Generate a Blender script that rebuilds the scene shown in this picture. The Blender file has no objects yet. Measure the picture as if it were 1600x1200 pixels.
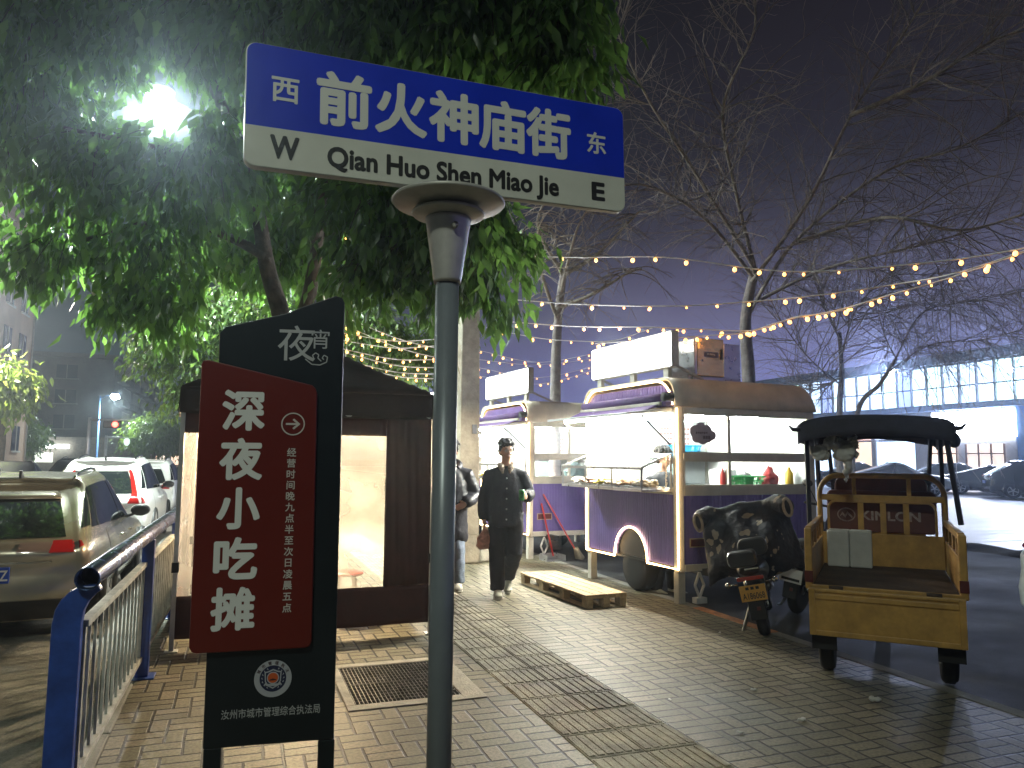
import bpy, bmesh, math, random
import numpy as np
from mathutils import Vector, Matrix
from math import sin, cos, pi, sqrt, radians, atan2, floor
random.seed(7)
sc = bpy.context.scene
COL = sc.collection
# ------------------------------------------------------------------ camera
EYE, F_PX = 1.55, 1170.0
CAM_R = Matrix.Rotation(radians(-20), 4, 'Z') @ Matrix.Rotation(pi/2+radians(5.7), 4, 'X') @ Matrix.Rotation(radians(.5), 4, 'Z')
cd = bpy.data.cameras.new('camera'); cam = bpy.data.objects.new('camera', cd); COL.objects.link(cam)
cam.matrix_world = Matrix.Translation((0, 0, EYE)) @ CAM_R
cd.sensor_width = 36; cd.lens = 36*F_PX/1600; cd.clip_start = .05; cd.clip_end = 1500
sc.camera = cam
# ------------------------------------------------------------------ night sky
w = bpy.data.worlds.new('World'); sc.world = w; w.use_nodes = True
nt = w.node_tree; nt.nodes.clear()
def N(t, kind, **kw):
    n = t.nodes.new(kind)
    for k, v in kw.items(): setattr(n, k, v)
    return n
out = N(nt, 'ShaderNodeOutputWorld'); bg = N(nt, 'ShaderNodeBackground'); tc = N(nt, 'ShaderNodeTexCoord'); sp = N(nt, 'ShaderNodeSeparateXYZ')
nt.links.new(tc.outputs['Generated'], sp.inputs[0])
def ramp(t, src, stops):
    r = N(t, 'ShaderNodeValToRGB'); e = r.color_ramp.elements
    while len(e) < len(stops): e.new(.5)
    for el, (p, c) in zip(e, stops): el.position = p; el.color = (*c, 1)
    t.links.new(src, r.inputs[0]); return r
# town glow near the horizon, lavender over the lit square (east), teal over the road (west)
re = ramp(nt, sp.outputs['Z'], [(0, (.34, .35, .85)), (.10, (.24, .23, .54)), (.18, (.145, .132, .23)), (.28, (.050, .044, .064)), (.36, (.021, .018, .024)), (.65, (.0075, .0062, .0068))])
rw = ramp(nt, sp.outputs['Z'], [(0, (.03, .042, .046)), (.12, (.022, .036, .044)), (.35, (.008, .013, .014)), (.7, (.005, .007, .007))])
mr = N(nt, 'ShaderNodeMapRange'); mr.inputs['From Min'].default_value = -.05; mr.inputs['From Max'].default_value = .55
nt.links.new(sp.outputs['X'], mr.inputs['Value'])
mx = N(nt, 'ShaderNodeMix', data_type='RGBA'); nt.links.new(mr.outputs[0], mx.inputs[0])
nt.links.new(rw.outputs[0], mx.inputs[6]); nt.links.new(re.outputs[0], mx.inputs[7])
nt.links.new(mx.outputs[2], bg.inputs[0]); bg.inputs[1].default_value = 1.0
nt.links.new(bg.outputs[0], out.inputs[0])
sc.view_settings.view_transform = 'Standard'; sc.view_settings.look = 'None'; sc.view_settings.exposure = 0.0; sc.view_settings.gamma = 1
sc.render.engine = 'CYCLES'
cy = sc.cycles
cy.use_denoising = True
try: cy.denoiser = 'OPENIMAGEDENOISE'
except Exception: pass
cy.max_bounces = 7; cy.diffuse_bounces = 3; cy.glossy_bounces = 3; cy.transmission_bounces = 4; cy.transparent_max_bounces = 16
cy.sample_clamp_indirect = 3.0; cy.sample_clamp_direct = 0; cy.caustics_reflective = False; cy.caustics_refractive = False
cy.use_light_tree = True
# ------------------------------------------------------------------ pixel rays of the photograph (1600x1200) to places on the ground
CAMP = Vector((0, 0, EYE))
def ray(x, y): return CAM_R.to_3x3() @ Vector(((x-800)/F_PX, -(y-600)/F_PX, -1))
def P(x, y, d): return CAMP + ray(x, y)*d
def G(x, y, z=0.0):
    r = ray(x, y); return CAMP + r*((z-EYE)/r.z)
def PX(x, y, X):
    r = ray(x, y); return CAMP + r*(X/r.x)
def PY(x, y, Y):
    r = ray(x, y); return CAMP + r*(Y/r.y)
# ------------------------------------------------------------------ materials
MATS = {}
def mat(name, col, rough=.5, metal=0, var=.12, scale=6, bump=0, bscale=60, spec=.5, coat=0, emit=None, es=0, trans=0, sampling=True, col2=None):
    if name in MATS: return MATS[name]
    m = bpy.data.materials.new(name); m.use_nodes = True; t = m.node_tree; b = t.nodes['Principled BSDF']
    b.inputs['Roughness'].default_value = rough; b.inputs['Metallic'].default_value = metal
    b.inputs['Specular IOR Level'].default_value = spec; b.inputs['Coat Weight'].default_value = coat
    b.inputs['Coat Roughness'].default_value = .08
    tcn = N(t, 'ShaderNodeTexCoord')
    if var or col2:
        nz = N(t, 'ShaderNodeTexNoise'); nz.inputs['Scale'].default_value = scale; nz.inputs['Detail'].default_value = 6; nz.inputs['Roughness'].default_value = .65
        t.links.new(tcn.outputs['Object'], nz.inputs['Vector'])
        lo = tuple(max(0, c*(1-var*1.6)) for c in col); hi = tuple(min(1, c*(1+var)) for c in (col2 or col))
        r = ramp(t, nz.outputs['Fac'], [(.3, lo), (.68, hi)]); t.links.new(r.outputs[0], b.inputs['Base Color'])
        rr = N(t, 'ShaderNodeMapRange'); rr.inputs['To Min'].default_value = max(.03, rough*.8); rr.inputs['To Max'].default_value = min(1, rough*1.25)
        t.links.new(nz.outputs['Fac'], rr.inputs['Value']); t.links.new(rr.outputs[0], b.inputs['Roughness'])
    else: b.inputs['Base Color'].default_value = (*col, 1)
    if bump:
        n2 = N(t, 'ShaderNodeTexNoise'); n2.inputs['Scale'].default_value = bscale; n2.inputs['Detail'].default_value = 4
        t.links.new(tcn.outputs['Object'], n2.inputs['Vector'])
        bp = N(t, 'ShaderNodeBump'); bp.inputs['Strength'].default_value = bump; bp.inputs['Distance'].default_value = .02
        t.links.new(n2.outputs['Fac'], bp.inputs['Height']); t.links.new(bp.outputs[0], b.inputs['Normal'])
    if emit: b.inputs['Emission Color'].default_value = (*emit, 1); b.inputs['Emission Strength'].default_value = es
    if trans: b.inputs['Transmission Weight'].default_value = trans
    if not sampling: m.cycles.emission_sampling = 'NONE'
    MATS[name] = m; return m
def glass(name, tint=(1, 1, 1), clear=.85, rough=.05, diffuse=0):
    if name in MATS: return MATS[name]
    m = bpy.data.materials.new(name); m.use_nodes = True; t = m.node_tree; t.nodes.clear()
    o = N(t, 'ShaderNodeOutputMaterial'); tr = N(t, 'ShaderNodeBsdfTransparent'); gl = N(t, 'ShaderNodeBsdfGlossy'); mxs = N(t, 'ShaderNodeMixShader')
    tr.inputs[0].default_value = (*tint, 1); gl.inputs['Roughness'].default_value = rough
    lw = N(t, 'ShaderNodeLayerWeight'); lw.inputs[0].default_value = .5; pw = N(t, 'ShaderNodeMath', operation='POWER'); pw.inputs[1].default_value = 4.5; t.links.new(lw.outputs['Facing'], pw.inputs[0])
    fr = N(t, 'ShaderNodeMath', operation='MULTIPLY_ADD'); fr.inputs[1].default_value = .7; fr.inputs[2].default_value = .035; t.links.new(pw.outputs[0], fr.inputs[0])
    t.links.new(fr.outputs[0], mxs.inputs[0]); t.links.new(tr.outputs[0], mxs.inputs[1]); t.links.new(gl.outputs[0], mxs.inputs[2])
    last = mxs.outputs[0]
    if diffuse:
        tl = N(t, 'ShaderNodeBsdfTranslucent'); df = N(t, 'ShaderNodeBsdfDiffuse'); a = N(t, 'ShaderNodeMixShader'); b2 = N(t, 'ShaderNodeMixShader')
        tl.inputs[0].default_value = (.9, .88, .84, 1); df.inputs[0].default_value = (.8, .8, .78, 1)
        a.inputs[0].default_value = .25; t.links.new(tl.outputs[0], a.inputs[1]); t.links.new(df.outputs[0], a.inputs[2])
        nz = N(t, 'ShaderNodeTexNoise'); nz.inputs['Scale'].default_value = 2.2; nz.inputs['Detail'].default_value = 5
        tcn = N(t, 'ShaderNodeTexCoord'); t.links.new(tcn.outputs['Object'], nz.inputs['Vector'])
        r = N(t, 'ShaderNodeMapRange'); r.inputs['From Min'].default_value = .35; r.inputs['From Max'].default_value = .7; r.inputs['To Min'].default_value = diffuse*.55; r.inputs['To Max'].default_value = min(1, diffuse*1.3)
        t.links.new(nz.outputs['Fac'], r.inputs[0]); t.links.new(r.outputs[0], b2.inputs[0])
        t.links.new(last, b2.inputs[1]); t.links.new(a.outputs[0], b2.inputs[2]); last = b2.outputs[0]
    t.links.new(last, o.inputs[0]); MATS[name] = m; return m
def leafmat(name, col, trans=(.25, .4, .06), rough=.35):
    if name in MATS: return MATS[name]
    m = bpy.data.materials.new(name); m.use_nodes = True; t = m.node_tree; b = t.nodes['Principled BSDF']; o = t.nodes['Material Output']
    geo = N(t, 'ShaderNodeNewGeometry')
    lo = tuple(c*.55 for c in col); hi = tuple(min(1, c*1.5) for c in col)
    r = ramp(t, geo.outputs['Random Per Island'], [(0, lo), (.8, hi), (1, (hi[0]*1.7, hi[1]*1.35, hi[2]))])
    t.links.new(r.outputs[0], b.inputs['Base Color']); b.inputs['Roughness'].default_value = rough; b.inputs['Specular IOR Level'].default_value = .5
    tl = N(t, 'ShaderNodeBsdfTranslucent'); mxs = N(t, 'ShaderNodeMixShader'); mxs.inputs[0].default_value = .32
    r2 = ramp(t, geo.outputs['Random Per Island'], [(0, tuple(c*.6 for c in trans)), (1, tuple(min(1, c*1.2) for c in trans))])
    t.links.new(r2.outputs[0], tl.inputs[0])
    t.links.new(b.outputs[0], mxs.inputs[1]); t.links.new(tl.outputs[0], mxs.inputs[2]); t.links.new(mxs.outputs[0], o.inputs[0])
    MATS[name] = m; return m
def emat(name, col, s, sampling=True): return mat(name, (.8, .8, .8), .6, var=0, emit=col, es=s, sampling=sampling)
# ------------------------------------------------------------------ mesh collector
class MB:
    def __init__(s): s.v, s.f, s.mi, s.sm, s.cur = [], [], [], [], 0
    def add(s, vs, fs, M=None, smooth=False):
        o = len(s.v)
        if M is not None: vs = [M @ Vector(v) for v in vs]
        s.v.extend(tuple(v) for v in vs)
        for f in fs: s.f.append(tuple(i+o for i in f)); s.mi.append(s.cur); s.sm.append(smooth)
        return s
    def box(s, c, d, M=None, rz=0):
        x, y, z = d[0]/2, d[1]/2, d[2]/2
        vs = [Vector((a*x, b*y, e*z)) for a in (-1, 1) for b in (-1, 1) for e in (-1, 1)]
        if rz: vs = [Matrix.Rotation(rz, 3, 'Z') @ v for v in vs]
        vs = [v+Vector(c) for v in vs]
        return s.add(vs, [(0, 1, 3, 2), (4, 6, 7, 5), (0, 4, 5, 1), (2, 3, 7, 6), (0, 2, 6, 4), (1, 5, 7, 3)], M)
    def bb(s, x0, x1, y0, y1, z0, z1, M=None): return s.box(((x0+x1)/2, (y0+y1)/2, (z0+z1)/2), (x1-x0, y1-y0, z1-z0), M)
    def bar(s, p0, p1, w, h, M=None):
        p0, p1 = Vector(p0), Vector(p1); d = p1-p0; L = d.length; q = d.to_track_quat('X', 'Z').to_matrix().to_4x4()
        T = Matrix.Translation((p0+p1)/2) @ q
        return s.box((0, 0, 0), (L, w, h), T if M is None else M @ T)
    def loft(s, pts, rad, n=12, caps=True, ref=None, smooth=True, M=None):
        pts = [Vector(p) for p in pts]; k = len(pts); vs, fs = [], []
        u = None
        for i, p in enumerate(pts):
            t = (pts[min(i+1, k-1)]-pts[max(i-1, 0)])
            t = t.normalized() if t.length > 1e-9 else Vector((0, 0, 1))
            if u is None:
                r0 = Vector(ref) if ref else (Vector((1, 0, 0)) if abs(t.x) < .8 else Vector((0, 1, 0)))
            else: r0 = u
            u = (r0-t*r0.dot(t))
            u = u.normalized() if u.length > 1e-6 else Vector((0, 1, 0))
            vv = t.cross(u)
            r = rad[i] if isinstance(rad, list) else rad
            ru, rv = r if isinstance(r, (list, tuple)) else (r, r)
            for j in range(n):
                a = 2*pi*j/n; vs.append(p+u*(ru*cos(a))+vv*(rv*sin(a)))
        for i in range(k-1):
            for j in range(n):
                a, b = i*n+j, i*n+(j+1) % n
                fs.append((a, b, b+n, a+n))
        if caps: fs.append(tuple(range(n))[::-1]); fs.append(tuple(range((k-1)*n, k*n)))
        return s.add(vs, fs, M, smooth)
    def cyl(s, p0, p1, r0, r1=None, n=14, caps=True, M=None, smooth=True): return s.loft([p0, p1], [r0, r0 if r1 is None else r1], n, caps, None, smooth, M)
    def lathe(s, prof, n=24, M=None, smooth=True, ang=2*pi, caps=True):
        vs, fs = [], []; k = len(prof)
        for r, z in prof:
            for j in range(n): a = ang*j/n; vs.append((r*cos(a), r*sin(a), z))
        for i in range(k-1):
            for j in range(n):
                a, b = i*n+j, i*n+(j+1) % n; fs.append((a, b, b+n, a+n))
        if caps and prof[0][0] > 1e-6: fs.append(tuple(range(n))[::-1])
        if caps and prof[-1][0] > 1e-6: fs.append(tuple(range((k-1)*n, k*n)))
        return s.add(vs, fs, M, smooth)
    def prism(s, poly, z0, z1, M=None):
        n = len(poly); vs = [(x, y, z0) for x, y in poly]+[(x, y, z1) for x, y in poly]
        fs = [tuple(range(n))[::-1], tuple(range(n, 2*n))]+[(i, (i+1) % n, (i+1) % n+n, i+n) for i in range(n)]
        return s.add(vs, fs, M)
    def sph(s, c, r, nu=14, nv=9, M=None):
        r = r if isinstance(r, (list, tuple)) else (r, r, r); vs, fs = [], []
        for i in range(nv+1):
            th = pi*i/nv
            for j in range(nu): a = 2*pi*j/nu; vs.append((c[0]+r[0]*sin(th)*cos(a), c[1]+r[1]*sin(th)*sin(a), c[2]+r[2]*cos(th)))
        for i in range(nv):
            for j in range(nu): a, b = i*nu+j, i*nu+(j+1) % nu; fs.append((a, a+nu, b+nu, b))
        return s.add(vs, fs, M, True)
    def grid(s, fn, nu, nv, smooth=True, M=None, flip=False):
        vs = [fn(i/nu, j/nv) for i in range(nu+1) for j in range(nv+1)]; fs = []
        for i in range(nu):
            for j in range(nv):
                a = i*(nv+1)+j; q = (a, a+nv+1, a+nv+2, a+1); fs.append(q[::-1] if flip else q)
        return s.add(vs, fs, M, smooth)
    def ring(s, ro, ri, z0, z1, n=40, M=None):
        return s.lathe([(ri, z0), (ro, z0), (ro, z1), (ri, z1), (ri, z0)], n, M, False, caps=False)
    def mesh(s, name, mats):
        me = bpy.data.meshes.new(name); me.from_pydata(s.v, [], s.f)
        for m in (mats if isinstance(mats, (list, tuple)) else [mats]): me.materials.append(m)
        me.polygons.foreach_set('material_index', s.mi); me.polygons.foreach_set('use_smooth', s.sm); me.update()
        return me
    def build(s, name, mats, parent=None, bevel=0, solid=0, merge=False):
        me = s.mesh(name, mats)
        if merge or bevel:
            bm = bmesh.new(); bm.from_mesh(me); bmesh.ops.remove_doubles(bm, verts=bm.verts, dist=1e-5)
            bm.to_mesh(me); bm.free()
        o = bpy.data.objects.new(name, me); COL.objects.link(o)
        if parent: o.parent = parent
        if solid: md = o.modifiers.new('solid', 'SOLIDIFY'); md.thickness = solid; md.offset = 0
        if bevel: md = o.modifiers.new('bevel', 'BEVEL'); md.width = bevel; md.segments = 2; md.limit_method = 'ANGLE'; md.angle_limit = radians(40); md.harden_normals = False
        return o
    def organic(s, name, mats, parent=None, voxel=.012, smooth=8, disp=0, dscale=8):
        """join everything collected into ONE continuous skin (voxel union, then smoothed)"""
        me = s.mesh(name, mats); o = bpy.data.objects.new(name, me); COL.objects.link(o)
        md = o.modifiers.new('u', 'REMESH'); md.mode = 'VOXEL'; md.voxel_size = voxel; md.use_smooth_shade = True
        m2 = o.modifiers.new('s', 'SMOOTH'); m2.iterations = smooth; m2.factor = .5
        dg = bpy.context.evaluated_depsgraph_get(); ne = bpy.data.meshes.new_from_object(o.evaluated_get(dg))
        o.modifiers.clear(); o.data = ne; bpy.data.meshes.remove(me); ne.name = name
        ne.materials.clear()
        for m in (mats if isinstance(mats, (list, tuple)) else [mats]): ne.materials.append(m)
        if disp:
            from mathutils import noise
            for v in ne.vertices:
                v.co += v.normal*disp*(noise.fractal(v.co*dscale, .8, 2.0, 3))
        for p in ne.polygons: p.use_smooth = True
        if parent: o.parent = parent
        return o
def thing(name, label, cat, loc=(0, 0, 0), rotz=0, group=None, rot=None):
    o = bpy.data.objects.new(name, None); COL.objects.link(o); o.empty_display_size = .1
    o.location = loc; o.rotation_euler = rot or (0, 0, rotz); o['label'] = label; o['category'] = cat
    if group: o['group'] = group
    return o
def tag(o, label, cat, group=None, kind=None):
    o['label'] = label; o['category'] = cat
    if group: o['group'] = group
    if kind: o['kind'] = kind
    return o
def struct(o): o['kind'] = 'structure'; return o
def copy_tree(o, parent=None):
    c = o.copy(); COL.objects.link(c)
    if parent: c.parent = parent
    for ch in list(o.children): copy_tree(ch, c)
    return c
def dup(root, loc, rotz, label, group=None, skip=()):
    c = root.copy(); COL.objects.link(c); c.location = loc; c.rotation_euler = (root.rotation_euler[0], root.rotation_euler[1], rotz); c['label'] = label
    if group: c['group'] = group
    for ch in list(root.children):
        if ch.name.split('.')[0] in skip: continue
        copy_tree(ch, c)
    return c
# lettering: default built-in font only
_gl = {}
def glyphs(body, weight=0.0, ext=.0008):
    key = (body, weight)
    if key in _gl: return _gl[key]
    c = bpy.data.curves.new('t', 'FONT'); c.body = body; c.size = 1; c.offset = weight; c.extrude = .001; c.resolution_u = 4
    o = bpy.data.objects.new('t', c); COL.objects.link(o)
    dg = bpy.context.evaluated_depsgraph_get(); dg.update()
    me = bpy.data.meshes.new_from_object(o.evaluated_get(dg))
    vs = [tuple(v.co) for v in me.vertices]; fs = [tuple(p.vertices) for p in me.polygons]
    bpy.data.objects.remove(o); bpy.data.curves.remove(c); bpy.data.meshes.remove(me)
    xs = [v[0] for v in vs]; ys = [v[1] for v in vs]
    _gl[key] = (vs, fs, min(xs), max(xs), min(ys), max(ys)); return _gl[key]
UP = Matrix.Rotation(pi/2, 4, 'X')     # lettering plane -> upright panel that faces -Y
def write(mb, body, cx, cz, h, M, weight=0, wid=None, thick=.0016, ref='国'):
    """centre the text at (cx, cz) of the panel plane M; h = height of a full character"""
    vs, fs, x0, x1, y0, y1 = glyphs(body); r = glyphs(ref); k = h/(r[5]-r[4]); ym = (r[4]+r[5])/2 if len(body) > 1 or ref != '国' else (y0+y1)/2
    kx = wid/(x1-x0) if wid else k
    # a heavier weight is the same outline laid again round a small circle, each copy a hair prouder than the last
    ring = [(0, 0)]+([(weight*cos(2*pi*i/8), weight*sin(2*pi*i/8)) for i in range(8)] if weight else [])
    for i, (dx, dy) in enumerate(ring):
        out = [((v[0]+dx-(x0+x1)/2)*kx+cx, (v[1]+dy-ym)*k+cz, (v[2]/.001)*thick/2+i*.00004) for v in vs]
        mb.add(out, fs, M)
# ================================================================== THE SETTING
def pave_mat():
    m = bpy.data.materials.new('paving'); m.use_nodes = True; t = m.node_tree; b = t.nodes['Principled BSDF']; L = t.links.new
    tcn = N(t, 'ShaderNodeTexCoord'); s = N(t, 'ShaderNodeSeparateXYZ'); L(tcn.outputs['Object'], s.inputs[0])
    def mt(op, a, b_=None, c=None):
        n = N(t, 'ShaderNodeMath', operation=op)
        for i, q in enumerate((a, b_, c)):
            if q is None: continue
            if isinstance(q, (int, float)): n.inputs[i].default_value = q
            else: L(q, n.inputs[i])
        return n.outputs[0]
    wob = N(t, 'ShaderNodeTexNoise'); wob.inputs['Scale'].default_value = 2.0; L(tcn.outputs['Object'], wob.inputs['Vector'])
    wx = mt('MULTIPLY_ADD', wob.outputs['Fac'], .02, s.outputs['X']); wy = mt('MULTIPLY_ADD', wob.outputs['Fac'], -.02, s.outputs['Y'])
    X, Y = wx, wy
    # rows of paired stretchers broken by single upright bricks, the break stepping sideways row by row; one soldier course beside the strip
    j = mt('FLOOR', mt('DIVIDE', Y, .2)); sh = mt('ADD', X, mt('MULTIPLY', j, .1))
    col = mt('FLOOR', mt('DIVIDE', sh, .3)); xm = mt('MULTIPLY', mt('FRACT', mt('DIVIDE', sh, .3)), .3); ym = mt('MULTIPLY', mt('FRACT', mt('DIVIDE', Y, .2)), .2)
    vert = mt('GREATER_THAN', xm, .2)
    sold = mt('MULTIPLY', mt('GREATER_THAN', s.outputs['X'], 2.445), mt('LESS_THAN', s.outputs['X'], 2.645)); keep = mt('SUBTRACT', 1.0, sold)
    vert = mt('MULTIPLY', vert, keep); hor = mt('SUBTRACT', 1.0, vert)
    xs = mt('SUBTRACT', s.outputs['X'], 2.445)
    xh = mt('ADD', mt('MULTIPLY', xm, keep), mt('MULTIPLY', xs, sold))
    y1 = mt('MULTIPLY', mt('FRACT', mt('DIVIDE', Y, .1)), .1)
    dh = mt('MINIMUM', mt('MINIMUM', mt('ABSOLUTE', xh), mt('ABSOLUTE', mt('SUBTRACT', .2, xh))), mt('MINIMUM', y1, mt('SUBTRACT', .1, y1)))
    dv = mt('MINIMUM', mt('MINIMUM', mt('ABSOLUTE', mt('SUBTRACT', xm, .2)), mt('SUBTRACT', .3, xm)), mt('MINIMUM', ym, mt('SUBTRACT', .2, ym)))
    d = mt('ADD', mt('MULTIPLY', dh, hor), mt('MULTIPLY', dv, vert))
    u = mt('ADD', mt('MULTIPLY', col, keep), mt('MULTIPLY', sold, 777.0)); v = mt('FLOOR', mt('DIVIDE', Y, .1)); v = mt('ADD', mt('MULTIPLY', v, hor), mt('MULTIPLY', mt('ADD', j, .5), vert)); par = vert
    n2 = N(t, 'ShaderNodeTexNoise'); n2.inputs['Scale'].default_value = 55; n2.inputs['Detail'].default_value = 6; L(tcn.outputs['Object'], n2.inputs['Vector'])
    d2 = mt('ADD', d, mt('MULTIPLY', mt('SUBTRACT', n2.outputs['Fac'], .5), .007))
    mr = N(t, 'ShaderNodeMapRange', interpolation_type='SMOOTHSTEP'); mr.inputs['From Min'].default_value = .0045; mr.inputs['From Max'].default_value = .0105; L(d2, mr.inputs[0])
    cmb = N(t, 'ShaderNodeCombineXYZ'); L(u, cmb.inputs[0]); L(v, cmb.inputs[1]); L(par, cmb.inputs[2])
    wn = N(t, 'ShaderNodeTexWhiteNoise', noise_dimensions='3D'); L(cmb.outputs[0], wn.inputs['Vector'])
    rb = ramp(t, wn.outputs['Value'], [(0, (.160, .148, .098)), (.3, (.198, .186, .128)), (.75, (.235, .220, .158)), (1, (.265, .235, .175))])
    n3 = N(t, 'ShaderNodeTexNoise'); n3.inputs['Scale'].default_value = .85; n3.inputs['Detail'].default_value = 8; n3.inputs['Roughness'].default_value = .7; L(tcn.outputs['Object'], n3.inputs['Vector'])
    st = ramp(t, n3.outputs['Fac'], [(.3, (.34, .32, .28)), (.45, (.75, .73, .69)), (.62, (1.12, 1.1, 1.05))])
    m1 = N(t, 'ShaderNodeMix', data_type='RGBA', blend_type='MULTIPLY'); m1.inputs[0].default_value = .95; L(rb.outputs[0], m1.inputs[6]); L(st.outputs[0], m1.inputs[7])
    sp2 = ramp(t, n2.outputs['Fac'], [(.35, (.5, .48, .45)), (.65, (1.25, 1.22, 1.18))])
    m2 = N(t, 'ShaderNodeMix', data_type='RGBA', blend_type='MULTIPLY'); m2.inputs[0].default_value = .7; L(m1.outputs[2], m2.inputs[6]); L(sp2.outputs[0], m2.inputs[7])
    vo = N(t, 'ShaderNodeTexVoronoi'); vo.inputs['Scale'].default_value = 5.5; L(tcn.outputs['Object'], vo.inputs['Vector'])
    gum = N(t, 'ShaderNodeMapRange'); gum.inputs['From Min'].default_value = .055; gum.inputs['From Max'].default_value = .09; gum.inputs['To Min'].default_value = .42; L(mt('ADD', vo.outputs['Distance'], mt('MULTIPLY', mt('SUBTRACT', n2.outputs['Fac'], .5), .09)), gum.inputs[0])
    mg = N(t, 'ShaderNodeVectorMath', operation='SCALE'); L(m2.outputs[2], mg.inputs[0]); L(gum.outputs[0], mg.inputs['Scale'])
    m3 = N(t, 'ShaderNodeMix', data_type='RGBA'); L(mr.outputs[0], m3.inputs[0]); m3.inputs[6].default_value = (.012, .0105, .007, 1); L(mg.outputs[0], m3.inputs[7])
    L(m3.outputs[2], b.inputs['Base Color'])
    rr = N(t, 'ShaderNodeMapRange'); rr.inputs['To Min'].default_value = .38; rr.inputs['To Max'].default_value = .7; L(n3.outputs['Fac'], rr.inputs[0]); L(rr.outputs[0], b.inputs['Roughness'])
    h = mt('ADD', mt('MULTIPLY', mr.outputs[0], 1.0), mt('ADD', mt('MULTIPLY', n2.outputs['Fac'], .22), mt('MULTIPLY', wn.outputs['Value'], .35)))
    bp = N(t, 'ShaderNodeBump'); bp.inputs['Strength'].default_value = 1.0; bp.inputs['Distance'].default_value = .011; L(h, bp.inputs['Height']); L(bp.outputs[0], b.inputs['Normal'])
    return m
def asphalt(name, c0, c1, r0=.5, r1=.8, stretch=None, bump=.5):
    m = bpy.data.materials.new(name); m.use_nodes = True; t = m.node_tree; b = t.nodes['Principled BSDF']; L = t.links.new
    tcn = N(t, 'ShaderNodeTexCoord'); mp = N(t, 'ShaderNodeMapping'); L(tcn.outputs['Object'], mp.inputs[0])
    if stretch: mp.inputs['Scale'].default_value = stretch
    n1 = N(t, 'ShaderNodeTexNoise'); n1.inputs['Scale'].default_value = .9; n1.inputs['Detail'].default_value = 9; n1.inputs['Roughness'].default_value = .72; L(mp.outputs[0], n1.inputs['Vector'])
    n2 = N(t, 'ShaderNodeTexNoise'); n2.inputs['Scale'].default_value = 90; n2.inputs['Detail'].default_value = 3; L(tcn.outputs['Object'], n2.inputs['Vector'])
    a = N(t, 'ShaderNodeMath', operation='MULTIPLY_ADD'); L(n2.outputs['Fac'], a.inputs[0]); a.inputs[1].default_value = .35; L(n1.outputs['Fac'], a.inputs[2])
    r = ramp(t, a.outputs[0], [(.45, c0), (.85, c1)]); L(r.outputs[0], b.inputs['Base Color'])
    rr = N(t, 'ShaderNodeMapRange'); rr.inputs['From Min'].default_value = .3; rr.inputs['From Max'].default_value = .7; rr.inputs['To Min'].default_value = r0; rr.inputs['To Max'].default_value = r1; L(n1.outputs['Fac'], rr.inputs[0]); L(rr.outputs[0], b.inputs['Roughness'])
    bp = N(t, 'ShaderNodeBump'); bp.inputs['Strength'].default_value = bump; bp.inputs['Distance'].default_value = .01; L(a.outputs[0], bp.inputs['Height']); L(bp.outputs[0], b.inputs['Normal'])
    return m
def sheet(name, x0, x1, y0, y1, z, m):
    mb = MB(); mb.add([(x0, y0, z), (x1, y0, z), (x1, y1, z), (x0, y1, z)], [(0, 1, 2, 3)]); return struct(mb.build(name, m))
PAVE = pave_mat()
M_ROAD = asphalt('asphalt_road', (.05, .05, .045), (.30, .30, .27), .55, .9, (3, 3, 3), 1.0)
sheet('ground', -700, 700, -300, 900, -.17, asphalt('far_ground', (.03, .03, .028), (.06, .058, .05)))
sheet('road', -13.6, -.72, -60, 300, -.15, M_ROAD)
sheet('far_pavement', -20, -13.6, -60, 300, -.03, asphalt('old_concrete', (.1, .1, .09), (.2, .19, .17)))
GR = (.70, 1.60, 4.80, 5.86)      # drain opening
mb = MB()
for x0, x1, y0, y1 in ((-.6, GR[0], -20, 90), (GR[1], 4.58, -20, 90), (GR[0], GR[1], -20, GR[2]), (GR[0], GR[1], GR[3], 90)):
    mb.add([(x0, y0, 0), (x1, y0, 0), (x1, y1, 0), (x0, y1, 0)], [(0, 1, 2, 3)])
struct(mb.build('pavement', PAVE))
mb = MB()
y = -20
while y < 90: mb.bb(-.72, -.602, y, y+.985, -.16, .004); y += .995
struct(mb.build('kerb', mat('kerb_stone', (.26, .25, .22), .75, bump=.4), bevel=.012))
struct(MB().bb(4.582, 4.70, 5.75, 6.95, -.1, .006).build('painted_kerb', mat('orange_kerb_paint', (.42, .17, .07), .7, var=.35, scale=9, bump=.3), bevel=.006))
struct(MB().bb(4.582, 4.70, -6, 5.74, -.1, .004).bb(4.582, 4.70, 6.96, 60, -.1, .004).build('edge_stone', mat('kerb_stone', (.26, .25, .22)), bevel=.006))
sheet('parking_lane', 4.70, 13.08, -30, 120, -.006, asphalt('shaded_asphalt', (.010, .010, .011), (.028, .027, .026), .6, .9))  # deep shade over the lane put into a near-black asphalt colour
sheet('parking_lot', 13.08, 60, -30, 140, .0, asphalt('lot_concrete', (.15, .15, .16), (.36, .36, .38), .25, .55, (.5, 3.2, 1), .35))
# rough earth along the edge of the bright lot
def soil(u, v):
    y = 4+u*30; x = 12.2+v*1.1
    h = .16*sin(pi*v)*(.55+.45*sin(y*1.7)*cos(y*.63+1)+.25*sin(y*5.1))
    return (x, y, -.01+max(0, h))
struct(MB().grid(soil, 120, 6).build('soil_verge', mat('dark_soil', (.035, .03, .026), .95, var=.4, bump=1, bscale=25)))
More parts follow.
